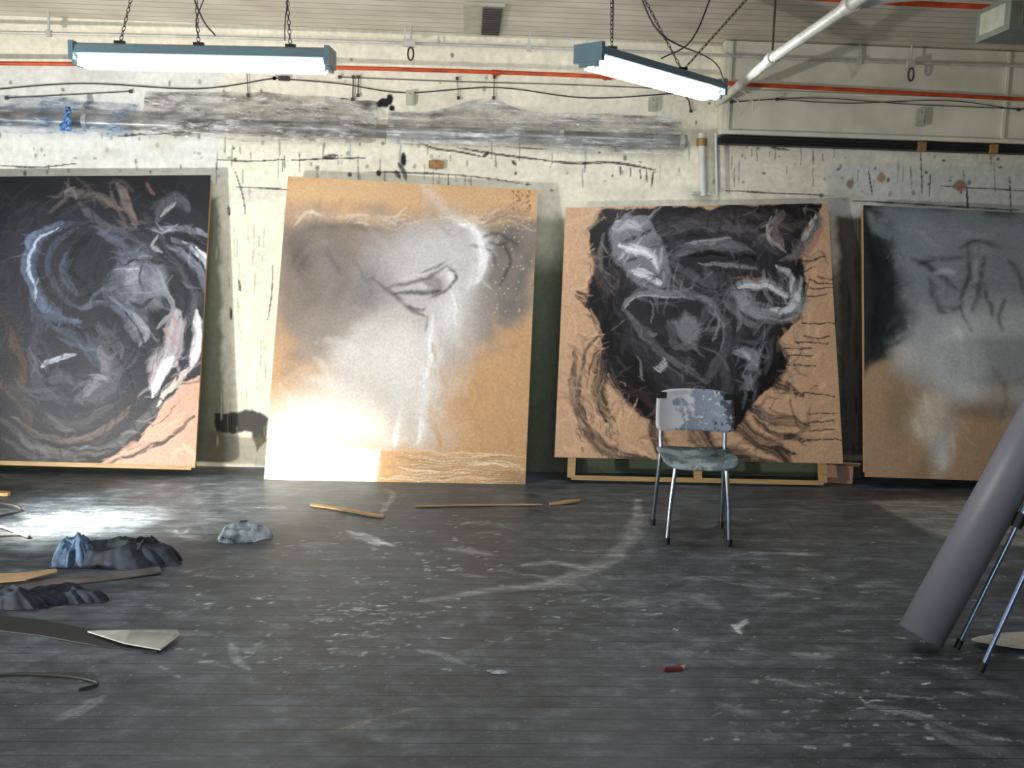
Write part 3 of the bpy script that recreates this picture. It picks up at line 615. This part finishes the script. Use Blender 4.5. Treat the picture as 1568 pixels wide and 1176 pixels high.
for u,v in [(75,51),(620,66),(810,73),(1315,94)]:
    q=on_y(u,v,6.66); mb.box(q,(.03,.03,.04),M_galv); mb.beam(q,(q.x,6.66,CZ),.012,.012,M_galv)
mb.done('ceiling_conduit')
z=2.55; a=on_floor(1099,158,z); b_=on_floor(1182,90,z); c_=on_floor(1302,8,z); d_=c_+(c_-b_).normalized()*1.6
mb=MB(); mb.tube([a,b_,c_,d_],.026,M_white,16,curve=False)
dirn=(c_-b_).normalized()
for q in (a,b_,c_): mb.tube([q-dirn*.04,q+dirn*.04],.036,M_galv,16)
side=dirn.cross(Vector((0,0,1))).normalized()
mb.tube([c_,c_-side*.3+Vector((0,0,.05)),c_-side*1.2+Vector((0,0,.08))],.022,M_white,14)
mb.tube([a,a+Vector((0,.02,-.05)),a+Vector((.0,.03,-.12))],.026,M_white,14)
for q in(b_,c_): mb.tube([q,(q.x,q.y,CZ)],.006,M_cable,8,curve=False)
mb.tube([a+Vector((.01,.02,-.1)),a+Vector((.01,.02,-.30))],.014,M_orange,10)
mb.tube([a+Vector((-.03,.03,.0)),a+Vector((-.05,.03,.15)),a+Vector((-.05,.03,CZ-2.56))],.018,M_white,10)
for k in range(3):
    q=a+dirn*(.1+.25*k); mb.tube([q,q+Vector((.08,0,-.07)),q+Vector((.03+.03*k,0,-.13)),q+Vector((.14,0,-.02))],.003,M_white,6)
mb.done('white_water_pipe')
mb=MB()
for u,v0,v1,r in ((1075,204,300,.026),(1096,204,300,.010)):
    mb.tube([on_y(u,v0,6.74),on_y(u+2,v1,6.74)],r,M_white,12)
q=on_y(1075,212,6.74); mb.tube([q,q-Vector((0,0,.05))],.036,M_rust,14)
q=on_y(1075,296,6.74); mb.box((q.x,6.76,q.z),(.12,.07,.02),M_galv)
mb.done('vertical_riser_pipes')
def cables(mb,CB):
    for yy,pts,r in CB:
        P=[on_y(u,v,yy) for u,v in pts]; mb.tube(P,r,M_cable,6,curve=True)
        for q in(P[0],P[-1]): mb.box((q.x,yy,q.z),(.02,.012,.02),M_cable)
def outlets(mb,OB):
    for u,v,w,h,m,yy in OB:
        q=on_y(u,v,yy); mb.box((q.x,q.y,q.z),(w,.025,h),m); mb.box((q.x,q.y-.014,q.z),(w*.7,.006,h*.75),m)
        mb.tube([(q.x,q.y-.014,q.z+h*.3),(q.x,q.y-.02,q.z+h*.3)],.004,M_cable,6)
mb=MB()
cables(mb,[(6.785,[(-60,142),(120,128),(300,136),(420,120)],.004),(6.785,[(420,120),(520,128),(620,142),(760,134),(900,150),(1050,142)],.004),
    (6.785,[(520,118),(700,125),(880,130),(1060,138)],.003),(6.785,[(378,108),(380,146)],.003),
    (6.785,[(541,118),(540,152)],.004),(6.785,[(549,118),(548,146)],.004),
    (6.785,[(1030,141),(1052,150),(1058,170)],.005),(6.785,[(700,120),(702,150)],.002),(6.785,[(757,118),(756,150)],.003),(6.785,[(10,150),(90,146),(200,140)],.003)])
outlets(mb,((628,150,.055,.09,M_box,6.785),(1000,160,.06,.09,M_box,6.785),(668,252,.1,.05,M_rust,6.785),(435,120,.07,.03,M_cable,6.785)))
mb.done('electrical_wiring')
mb=MB()
for yy,pts,r in [(4.78,[(260,-60),(305,18),(330,55)],.004),(4.9,[(455,-60),(438,20),(436,62)],.003),(4.9,[(355,-90),(304,20),(303,55)],.003),(5.3,[(970,-60),(1010,50),(1090,92),(1110,128)],.004),(5.3,[(1100,-60),(1060,60),(1012,90)],.004),(4.85,[(940,-60),(938,60)],.003)]:
    P=[on_y(u,v,yy) for u,v in pts]; P[0].z=CZ; mb.tube(P,r,M_cable,6)
mb.done('hanging_wires')
for u,v in ((629,70),(1396,102)):
    mb=MB(); q=on_y(u,v,6.60)
    mb.box(q+Vector((0,.02,.02)),(.05,.03,.05),M_galv)
    ring=[q+Vector((.018*math.cos(a),0,-.05+.04*math.sin(a))) for a in np.linspace(0,2*math.pi,17)]
    mb.tube(ring,.006,M_cable,8,curve=False,cap=False); mb.tube([q+Vector((0,.02,.04)),(q.x,q.y+.02,CZ)],.006,M_galv,8); mb.done('ceiling_hook')

# header beam over the right bay
M_hdr=simple('header_paint',(224,221,202),.6,scale=4,c2=(206,202,182))
mb=MB(); pl=on_y(1108,118,6.68); pb=on_y(1108,205,6.68)
zt=CZ-.005; zb=pb.z
mb.box(((pl.x+X1)/2,(6.68+WY)/2-.002,(zt+zb)/2),(X1-pl.x-.01,WY-6.68-.01,zt-zb),M_hdr)
mb.box(((pl.x+X1)/2,6.668,zb+.012),(X1-pl.x-.01,.02,.024),M_hdr)
zc2=on_y(1108,138,6.66).z
mb.box(((pl.x+X1)/2,6.670,zc2),(X1-pl.x-.01,.014,.012),M_hdr)
for u in (1535,1112): 
    q=on_y(u,180,6.67); mb.box((q.x+.01,6.672,(zt+zb)/2),(.02,.012,(zt-zb)*.98),M_hdr)
cables(mb,[(6.665,[(1120,156),(1250,150),(1400,160),(1600,168)],.003),(6.665,[(1190,152),(1300,158),(1450,154),(1560,168)],.003)])
outlets(mb,((1409,180,.06,.11,M_box,6.66),))
mb.done('wall_header_beam')
mb=MB(); mb.box(((pl.x+X1)/2,6.74,zb-.036),(X1-pl.x-.02,.1,.05),M_black); mb.tube([(pl.x,6.69,zb-.04),(X1-.01,6.69,zb-.04)],.012,M_black,10)
for u in(1410,1520): 
    q=on_y(u,232,6.68); mb.box((q.x,6.67,zb-.04),(.05,.03,.06),M_rust)
mb.done('roller_door_track')

# pipe wrapped with plastic
M_duct=simple('grey_duct_paint',(168,170,170),.35,.3,scale=6,c2=(120,118,112))
mb=MB(); a=on_y(-150,196,6.72); c=on_y(1052,204,6.72); zc=(on_y(560,200,6.72).z)
mb.tube([(a.x,6.735,zc),(c.x,6.735,zc)],.045,M_duct,24,curve=False)
for u in(130,600,860,1045):
    q=on_y(u,196,6.72); mb.tube([(q.x-.015,6.735,zc),(q.x+.015,6.735,zc)],.05,M_galv,24,curve=False)
mb.done('heating_pipe')
def plastic_mat(name,tint,al,dark,st=(.6,1,2.5),sc1=13,bs=1.0):
    m,nt,b=newmat(name); v=objvec(nt,(1,1,2.2)); n=nz(nt,5.5,6,v,.68); n3=nz(nt,sc1,5,objvec(nt,st),.75)
    nt.links.new(ramp(nt,n3,[(.40,lc(dark)),(.5,lc(tint)),(.60,lc((245,246,248)))]),b.inputs['Base Color'])
    b.inputs['Roughness'].default_value=.12; b.inputs['Specular IOR Level'].default_value=1.0
    a0=al*.45; a1=min(1,al*2.0)
    nt.links.new(ramp(nt,n,[(.40,(a0,a0,a0,1)),(.5,(al,al,al,1)),(.62,(a1,a1,a1,1))]),b.inputs['Alpha'])
    bump(nt,b,n3,bs,.03); return m
M_pl=plastic_mat('clear_polythene',(176,172,170),.46,(84,80,80)); M_pl2=plastic_mat('smooth_polythene',(178,180,180),.46,(110,110,108),(.35,1,5),7,.5); M_plb=plastic_mat('blue_polythene',(120,160,205),.36,(50,90,140))
def drape(name,u0_,u1_,mat,seed,up_=.17,nx=300,ny=36,cr=.03,peaks=()):
    xa=on_y(u0_,190,6.64).x; xb=on_y(u1_,190,6.64).x
    X,T=np.meshgrid(np.linspace(xa,xb,nx),np.linspace(0,1,ny))
    top=zc+up_+.07*(fbm(X,T*0,1.1,seed,3)-.5)
    for px,hh,ww in peaks: top=top+hh*np.exp(-((X-on_y(px,190,6.7).x)/ww)**2)
    bot=zc-.06-.05*fbm(X,T*0+3,2.1,seed+1,3)
    Z=top+(bot-top)*T
    bulge=np.clip(1-np.clip((Z-zc)/up_,0,1),0,1)**1.6
    und=np.clip((zc-Z)/.08,0,1)**2
    Y=6.79-.125*bulge+.05*und-cr*np.abs(fbm(X*1.0+Z*3,Z*2,5,seed+4,4)-.5)*2*np.clip(T*6,0,1)
    Z=Z+.02*(fbm(X,Z,9,seed+9,3)-.5)
    mb=MB(); mb.sheet(np.stack([X,Y,Z],-1)[::-1],mat); return mb.done(name)
drape('plastic_sheeting',212,575,M_pl,3,.20,cr=.07,peaks=((400,.03,.3),)); drape('plastic_sheeting.001',592,1050,M_pl2,8,.15,cr=.03,peaks=((740,.10,.22),)); drape('blue_plastic_sheeting',-140,200,M_plb,15,.13)
mb=MB(); q=on_y(98,190,6.6)
G=np.zeros((10,8,3)); 
for j in range(10):
    for i in range(8):
        t_=j/9; G[j,i]=(q.x-.035*(1-t_)+(.07*(1-.75*t_))*i/7+.012*math.sin(j*2+i)+.02*t_,6.61-.012*math.sin(i*3+j),q.z-.04+.15*t_)
mb.sheet(G,simple('blue_tape',(80,136,196),.35),.003); mb.done('blue_tape')

# ceiling vent & heater
M_vent=simple('vent_metal',(122,114,104),.5,.3)
mb=MB(); a=on_floor(738,6,CZ-.012); b2=on_floor(742,50,CZ-.012)
cx=(a.x+b2.x)/2; cy=(a.y+b2.y)/2; L=abs(a.y-b2.y)
mb.box((cx,cy,CZ-.012),(.24,L,.02),M_box)
mb.box((cx+.05,cy,CZ-.025),(.12,L*.94,.008),M_vent)
for i in range(12): mb.box((cx+.05,cy-L*.44+L*.88*i/11,CZ-.032),(.11,.012,.008),M_cable)
mb.done('ceiling_vent')
mb=MB(); q=on_floor(1548,45,2.60); 
mb.box((q.x+.06,q.y,2.64),(.30,.3,.15),simple('grey_green_metal',(130,138,126),.5,.2)); mb.tube([(q.x+.06,q.y,2.70),(q.x+.06,q.y,CZ)],.012,M_galv); mb.box((q.x-.09,q.y-.0,2.64),(.01,.22,.1),M_box)
for k in range(6): mb.box((q.x-.03+.035*k,q.y-.152,2.64),(.012,.006,.11),M_vent)
mb.done('suspended_unit_heater',.006)

# ------------------------------------------------------------ CHAIR
fl,fr=on_floor(1021,833),on_floor(1116,836)
org=(fl+fr)/2; cxv=(fr-fl).normalized(); cyv=Vector((-cxv.y,cxv.x,0)); hw=(fr-fl).length/2
def L(x,y_,z_): return org+cxv*x+cyv*y_+Vector((0,0,z_))
def chair_paint(name,c1,c2,c3,thr,sx_=1.0):
    m,nt,b=newmat(name); v=objvec(nt,(1,1,1)); n=nz(nt,6,5,v,.7); n2=nz(nt,40,3,v)
    sp=nt.nodes.new('ShaderNodeSeparateXYZ'); nt.links.new(v,sp.inputs[0])
    mt=nt.nodes.new('ShaderNodeMath'); mt.operation='MULTIPLY_ADD'; mt.inputs[1].default_value=sx_; nt.links.new(sp.outputs['X'],mt.inputs[0]); nt.links.new(n,mt.inputs[2])
    col=ramp(nt,mt.outputs[0],[(thr-.06,lc(c1)),(thr,lc(c2)),(thr+.10,lc(c2)),(thr+.13,lc(c3))])
    col=mixc(nt,ramp(nt,n2,[(.62,(0,0,0,1)),(.68,(1,1,1,1))]),col,lc((205,208,205)))
    nt.links.new(col,b.inputs['Base Color']); b.inputs['Roughness'].default_value=.38; return m
M_cb=chair_paint('paint_spattered_plastic',(204,206,212),(124,134,150),(54,60,68),.55,.9)
M_cs=chair_paint('paint_spattered_seat',(160,172,170),(96,112,116),(40,46,52),.48,.3)
mb=MB(); r=.0115
for sgn in(-1,1):
    mb.tube([L(sgn*hw,0,0.015),L(sgn*(hw-.012),.01,.22),L(sgn*(hw-.03),.03,.41),L(sgn*(hw-.028),.06,.428),L(sgn*(hw),.30,.425)],r,M_steel,12)
    mb.tube([L(sgn*(hw+.03),.37,.015),L(sgn*(hw+.022),.34,.22),L(sgn*(hw+.012),.315,.42),L(sgn*(hw+.015),.335,.54),L(sgn*(hw+.015),.385,.76)],r,M_steel,12)
    for (x,y_) in ((sgn*hw,0),(sgn*(hw+.03),.37)):
        mb.tube([L(x,y_,0),L(x,y_,.035)],.016,M_black,12)
    mb.box(L(sgn*(hw+.02),.312,.755),(.05,.02,.035),M_black)
    mb.tube([L(sgn*(hw+.015),.345,.60),L(sgn*(hw+.015),.372,.74)],.02,M_black,10)
mb.tube([L(-hw+.03,.04,.415),L(hw-.03,.04,.415)],r,M_steel); mb.tube([L(-hw-.01,.315,.415),L(hw+.01,.315,.415)],r,M_steel)
def panel(fn,mat,nx=22,ny=16,th=.011):
    G=np.zeros((ny,nx,3))
    for j in range(ny):
        for i in range(nx):
            s_=-1+2*i/(nx-1); t_=-1+2*j/(ny-1)
            k=7; d=(abs(s_)**k+abs(t_)**k)**(1/k); m_=max(abs(s_),abs(t_)); f=(m_/d) if d>1e-6 else 1
            G[j,i]=fn(s_*f,t_*f)
    mb.sheet(G,mat,th)
panel(lambda s_,t_:tuple(L(.2*s_,.17+.2*t_,.446+.018*abs(s_)**3-.03*max(0,-t_)**4+.012*max(0,t_)**3-.012*(1-s_*s_)*(1-t_*t_))),M_cs)
panel(lambda s_,t_:tuple(L(.212*s_*(1-.02*t_)+.005,.365+.035*t_-.055*s_*s_+.0,.665+.112*t_+.008*(1-s_*s_))),M_cb)
mb.done('studio_chair')

# ------------------------------------------------------------ CARDBOARD TUBE + EASEL (right)
M_tube=simple('grey_card_tube',(114,114,124),.45,0,scale=3,var=.12)
M_in=simple('tube_inside',(60,50,42),.8)
base=on_floor(1408,992); top=base+Vector((1.02,.18,2.0)); top.z=2.02
ax=(top-base).normalized(); base2=base+Vector((.0,0,.05))
mb=MB(); R=.088; n=40; s1=ax.orthogonal().normalized(); s2=ax.cross(s1)
V=[];
for q,rr in ((base2,R),(top,R),(top,R-.008),(base2,R-.008)):
    for k in range(n): V.append(q+s1*rr*math.cos(2*math.pi*k/n)+s2*rr*math.sin(2*math.pi*k/n))
mb.add(V,[(k+n*j,(k+1)%n+n*j,(k+1)%n+n*((j+1)%4),k+n*((j+1)%4)) for j in (0,1,3) for k in range(n)],M_tube,True)
mb.add(V,[(k+2*n,(k+1)%n+2*n,(k+1)%n+3*n,k+3*n) for k in range(n)],M_in,True)
mb.done('cardboard_tube')
M_blue=simple('anodised_aluminium',(150,170,205),.3,.85)
mb=MB(); fa=on_floor(1464,998); fb=on_floor(1500,1034); fc=Vector((fb.x+1.2,fb.y+.3,0))
apb=Vector((fb.x+.66,fb.y+.12,1.62)); apa=apb+Vector((fa.x-fb.x-.02,(fa.y-fb.y)*.5,0.0)); apc=(apa+apb)/2
for k,(f,ta) in enumerate(((fa,apa),(fb,apb),(fc,apc))):
    d=(ta-f).normalized(); f=f+Vector((0,0,.012)); j=f+d*.56
    mb.tube([f+d*.02,j],.009,M_blue,10,curve=False); mb.tube([j,ta],.0135,M_blue,12,curve=False)
    mb.tube([f,f+d*.04],.013,M_black,10); mb.tube([j-d*.03,j+d*.03],.021,M_black,12)
    sd=d.cross(Vector((0,1,0))).normalized(); mb.tube([j,j-sd*.045],.009,M_black,8)
mb.beam(apa,apb,.04,.04,M_black); mb.tube([apc,apc+Vector((0,0,.25))],.014,M_blue,12); mb.box(apc+Vector((0,0,.25)),(.12,.05,.03),M_black)
mb.done('metal_easel')
M_paper=simple('off_white_card',(206,202,188),.7)
mb=MB(); q=on_floor(1562,990); G=np.zeros((9,17,3))
for j in range(9):
    for i in range(17):
        a_=2*math.pi*i/16; rr=j/8*1.0; G[j,i]=(q.x+.20*rr*math.cos(a_),q.y+.09*rr*math.sin(a_),.012+.02*(rr**3)*(1+math.sin(a_*2))*.5)
mb.sheet(G,M_paper,.003); mb.done('paper_plate')
M_cardb=simple('brown_cardboard',(176,140,116),.8,scale=4)
mb=MB(); q=on_floor(1285,741); Rz=Matrix.Rotation(-.25,3,'Z'); 
c=q+Vector((0,.09,.065)); 
for off,sz in (((0,0,-.06),(.22,.13,.006)),((0,-.065,0),(.22,.006,.12)),((0,.065,0),(.22,.006,.12)),((-.108,0,0),(.006,.13,.12)),((.108,0,0),(.006,.13,.12))):
    mb.box(c+Rz@Vector(off),sz,M_cardb,Rz)
mb.box(c+Rz@Vector((.05,-.085,.075)),(.2,.006,.07),M_cardb,Rz@Matrix.Rotation(1.1,3,'X')); mb.done('cardboard_box')

# ------------------------------------------------------------ DEBRIS
def rag_into(mb,u,v,sx,sy,h,mat,seed,rot=0,nx=64,ny=50,z0=.002):
    q=on_floor(u,v); X,Y=np.meshgrid(np.linspace(-1,1,nx),np.linspace(-1,1,ny))
    k=3; d=(np.abs(X)**k+np.abs(Y)**k)**(1/k)+1e-9; f=np.maximum(abs(X),abs(Y))/d
    X=X*f;Y=Y*f; Rr=np.clip(np.hypot(X,Y),0,1)
    wx=X+.5*fbm(X,Y,1.2,(seed+20)%90,3); wy=Y+.5*fbm(X,Y,1.2,(seed+25)%90,3)
    base_=fbm(wx+5,wy+5,1.1,seed,2)
    fold=1-np.abs(np.sin(4.2*wx+3*base_)+.6*np.sin(5.5*wy+4*base_))*.62
    fold2=1-np.abs(fbm(wx,wy,3.2,seed+5,3)-.5)*4
    env=np.clip(1-Rr**3,0,1)**.7
    Z=h*env*(.25+.55*base_+.38*np.clip(fold,0,1)+.12*np.clip(fold2,0,1))+z0
    th=np.arctan2(Y,X)
    rad=1+.5*(fbm(np.cos(th)*1.5+5,np.sin(th)*1.5+5,1.3,seed+2,3)-.5)*2
    X=X*rad;Y=Y*rad
    x=X*sx;y_=Y*sy; c,s_=math.cos(rot),math.sin(rot)
    mb.sheet(np.stack([q.x+x*c-y_*s_,q.y+x*s_+y_*c,Z],-1),mat,.0)
M_ragd=simple('dark_denim_cloth',(50,60,74),.8,scale=14,c2=(20,22,28),bst=.5)
M_ragb=simple('blue_paint_rag',(92,122,152),.75,scale=12,c2=(40,54,74),bst=.5)
M_ragw=simple('stained_pale_rag',(200,212,218),.75,scale=16,c2=(50,64,76),bst=.5)
mb=MB(); rag_into(mb,178,860,.26,.11,.12,M_ragd,3,.05); rag_into(mb,118,862,.09,.09,.13,M_ragb,9,z0=.004); rag_into(mb,222,858,.09,.09,.13,M_ragd,40,z0=.006); mb.done('denim_rag_pile')
mb=MB(); rag_into(mb,372,824,.115,.085,.09,M_ragw,21,.3); mb.done('paint_rag')
mb=MB(); rag_into(mb,96,918,.17,.06,.06,M_ragd,33); rag_into(mb,10,926,.2,.07,.08,M_ragd,45,z0=.004); mb.done('paint_rag.001')
mb=MB(); rag_into(mb,762,1029,.036,.02,.012,M_ragw,51,nx=24,ny=20); mb.done('paint_rag.002')
def strip(name,pts,w,mat,lift=.004,th=.004,twist=0,jag=.0):
    P=catmull([tuple(on_floor(u,v,z)) for u,v,z in pts],8); T=np.gradient(P,axis=0); T/=np.linalg.norm(T,axis=1,keepdims=True)
    Nn=np.stack([-T[:,1],T[:,0],np.zeros(len(P))],1); Nn/=np.linalg.norm(Nn,axis=1,keepdims=True)
    G=np.zeros((7,len(P),3)); e=np.linspace(0,1,len(P)); wv=w*(1+jag*np.sin(e*17)+jag*.6*np.sin(e*41+1))*np.clip(np.minimum(e,1-e)*8+.45,0,1)
    for j in range(7):
        s_=(j/6-.5); G[j]=P+Nn*(wv*s_)[:,None]; G[j][:,2]+=lift+th+abs(s_)**2*twist
    mb=MB(); mb.sheet(G,mat,th,False); return mb.done(name)
M_cardd=simple('dirty_cardboard',(112,106,100),.8,scale=6,c2=(66,64,62)); M_tan=simple('tan_cardboard',(180,150,112),.8)
M_lite=simple('grey_white_card',(186,186,176),.7,c2=(130,130,122),scale=4); M_bc=simple('black_card',(30,30,32),.6); M_bw=simple('dark_board',(60,60,60),.6)
def board(name,pts,mat,th=.005):
    mb=MB(); mb.slab([on_floor(u,v,z_) for u,v,z_ in pts],mat,th); return mb.done(name)
board('cardboard_scrap',[(-60,893,.003),(60,888,.003),(150,881,.006),(244,869,.012),(248,878,.006),(170,889,.002),(80,899,.002),(-60,910,.002)],M_cardd)
board('cardboard_scrap.001',[(-40,882,.03),(40,878,.03),(86,872,.03),(88,877,.028),(40,889,.022),(-40,896,.02)],M_tan)
board('cardboard_scrap.002',[(-60,938,.001),(60,950,.002),(136,964,.006),(252,992,.004),(240,999,.001),(150,990,.001),(60,974,.001),(-60,960,.001)],M_bc)
board('cardboard_scrap.003',[(134,968,.016),(200,966,.03),(272,966,.03),(276,974,.02),(246,996,.012),(190,986,.016)],M_lite)
mb=MB(); P=[on_floor(u,v,z_) for u,v,z_ in [(-40,1035,.006),(40,1032,.006),(110,1036,.006),(150,1046,.006),(120,1056,.006)]]; mb.tube(P,.005,M_cable,8); mb.done('floor_cable')
strip('wood_lath',[(476,775,0),(530,783,.004),(588,794,0)],.035,M_wood,th=.01,jag=.15)
strip('wood_lath.001',[(636,777,0),(730,775,0),(830,774,0)],.026,M_tan,th=.005,jag=.2)
strip('wood_lath.002',[(842,774,.0),(888,768,.008)],.04,M_wood,th=.01,jag=.1)
mb=MB(); q=on_floor(1029,1026); M_red=simple('red_label',(150,50,46),.4)
mb.box(q+Vector((0,0,.009)),(.07,.026,.012),M_red,Matrix.Rotation(.2,3,'Z')); mb.box(q+Vector((-.008,0.002,.017)),(.045,.02,.004),simple('blue_label',(100,130,160),.4),Matrix.Rotation(.2,3,'Z')); mb.tube([q+Vector((.034,.008,.009)),q+Vector((.048,.011,.009))],.006,M_white,10); mb.done('paint_tube')
mb=MB(); P=[on_floor(u,v,z_) for u,v,z_ in [(-40,800,.01),(0,806,.015),(42,822,.01),(30,818,.012),(-40,822,.01)]]; mb.tube(P,.008,M_cardd,8)
P=[on_floor(u,v,z_) for u,v,z_ in [(-20,768,.02),(20,774,.03),(30,782,.01),(-10,792,.01)]]; mb.tube(P,.006,M_cable,8); mb.done('bent_wire')
strip('wood_offcut',[(-40,752,.0),(-6,758,.0),(14,760,.0)],.05,M_wood,th=.02)

# ------------------------------------------------------------ LIGHTS
def area(name,loc,tgt,sx,sy,e,col):
    l=bpy.data.lights.new(name,'AREA'); l.shape='RECTANGLE'; l.size=sx; l.size_y=sy; l.energy=e; l.color=col
    o=bpy.data.objects.new(name,l); sc.collection.objects.link(o); o.location=loc
    o.rotation_euler=(Vector(tgt)-Vector(loc)).to_track_quat('-Z','Y').to_euler(); return o
def spot(name,loc,tgt,e,ang,blend,col,r=.05):
    l=bpy.data.lights.new(name,'SPOT'); l.energy=e; l.spot_size=math.radians(ang); l.spot_blend=blend; l.color=col; l.shadow_soft_size=r
    o=bpy.data.objects.new(name,l); sc.collection.objects.link(o); o.location=loc
    o.rotation_euler=(Vector(tgt)-Vector(loc)).to_track_quat('-Z','Y').to_euler(); return o
area('window_daylight_rear',(-.5,-2.45,1.9),(-.3,6,1.6),3.2,1.5,88,(.88,.94,1.0))
area('window_daylight_side',(-4.5,3.2,1.9),(-1.5,5.5,1.0),1.6,1.3,20,(.5,.72,1.0))
q=on_floor(125,800)
spot('sun_shaft',(-4.3,3.9,2.6),q,11000,11,1.0,(1,.96,.88),.03)
spot('sun_shaft_soft',(-4.3,3.9,2.58),on_floor(200,785),2600,24,1.0,(1,.96,.88),.05)
q2=on_floor(490,735)
spot('sun_shaft_low',(-4.4,3.0,1.2),q2+Vector((0,.05,.10)),1500,12,1.0,(1,.95,.86),.03)
area('added_bounce_low',(q.x-.35,q.y-.05,.12),(-.6,6.8,1.3),.3,.10,15,(1,.97,.9))  # added unseen lamp imitating bounce off the sunlit floor patch
spot('added_bounce_far',(-3.9,2.9,.22),(.6,6.8,2.2),620,95,.5,(1,.98,.93),.08)  # added lamp outside the view, second low-left imitation of bounced sun
w=bpy.data.worlds.new('world'); sc.world=w; w.use_nodes=True; w.node_tree.nodes['Background'].inputs[0].default_value=(.6,.75,1,1); w.node_tree.nodes['Background'].inputs[1].default_value=.3
M_pane,nt,b=newmat('daylit_pane'); b.inputs['Emission Color'].default_value=(.75,.87,1,1); b.inputs['Emission Strength'].default_value=1.2
mb=MB(); mb.box((-.5,Y0+.02,1.9),(3.2,.03,1.5),M_pane)
for i in range(5): mb.box((-.5-1.6+.8*i,Y0+.05,1.9),(.05,.06,1.56),M_white)
for i in range(3): mb.box((-.5,Y0+.05,1.15+.75*i),(3.26,.06,.05),M_white)
mb.done('window_1')
mb=MB(); mb.box((X0+.02,3.2,1.9),(.03,1.6,1.3),M_pane)
for i in range(3): mb.box((X0+.05,2.4+.8*i,1.9),(.05,.05,1.36),M_white)
for i in range(3): mb.box((X0+.05,3.2,1.25+.65*i),(.05,1.66,.05),M_white)
mb.done('window_2')
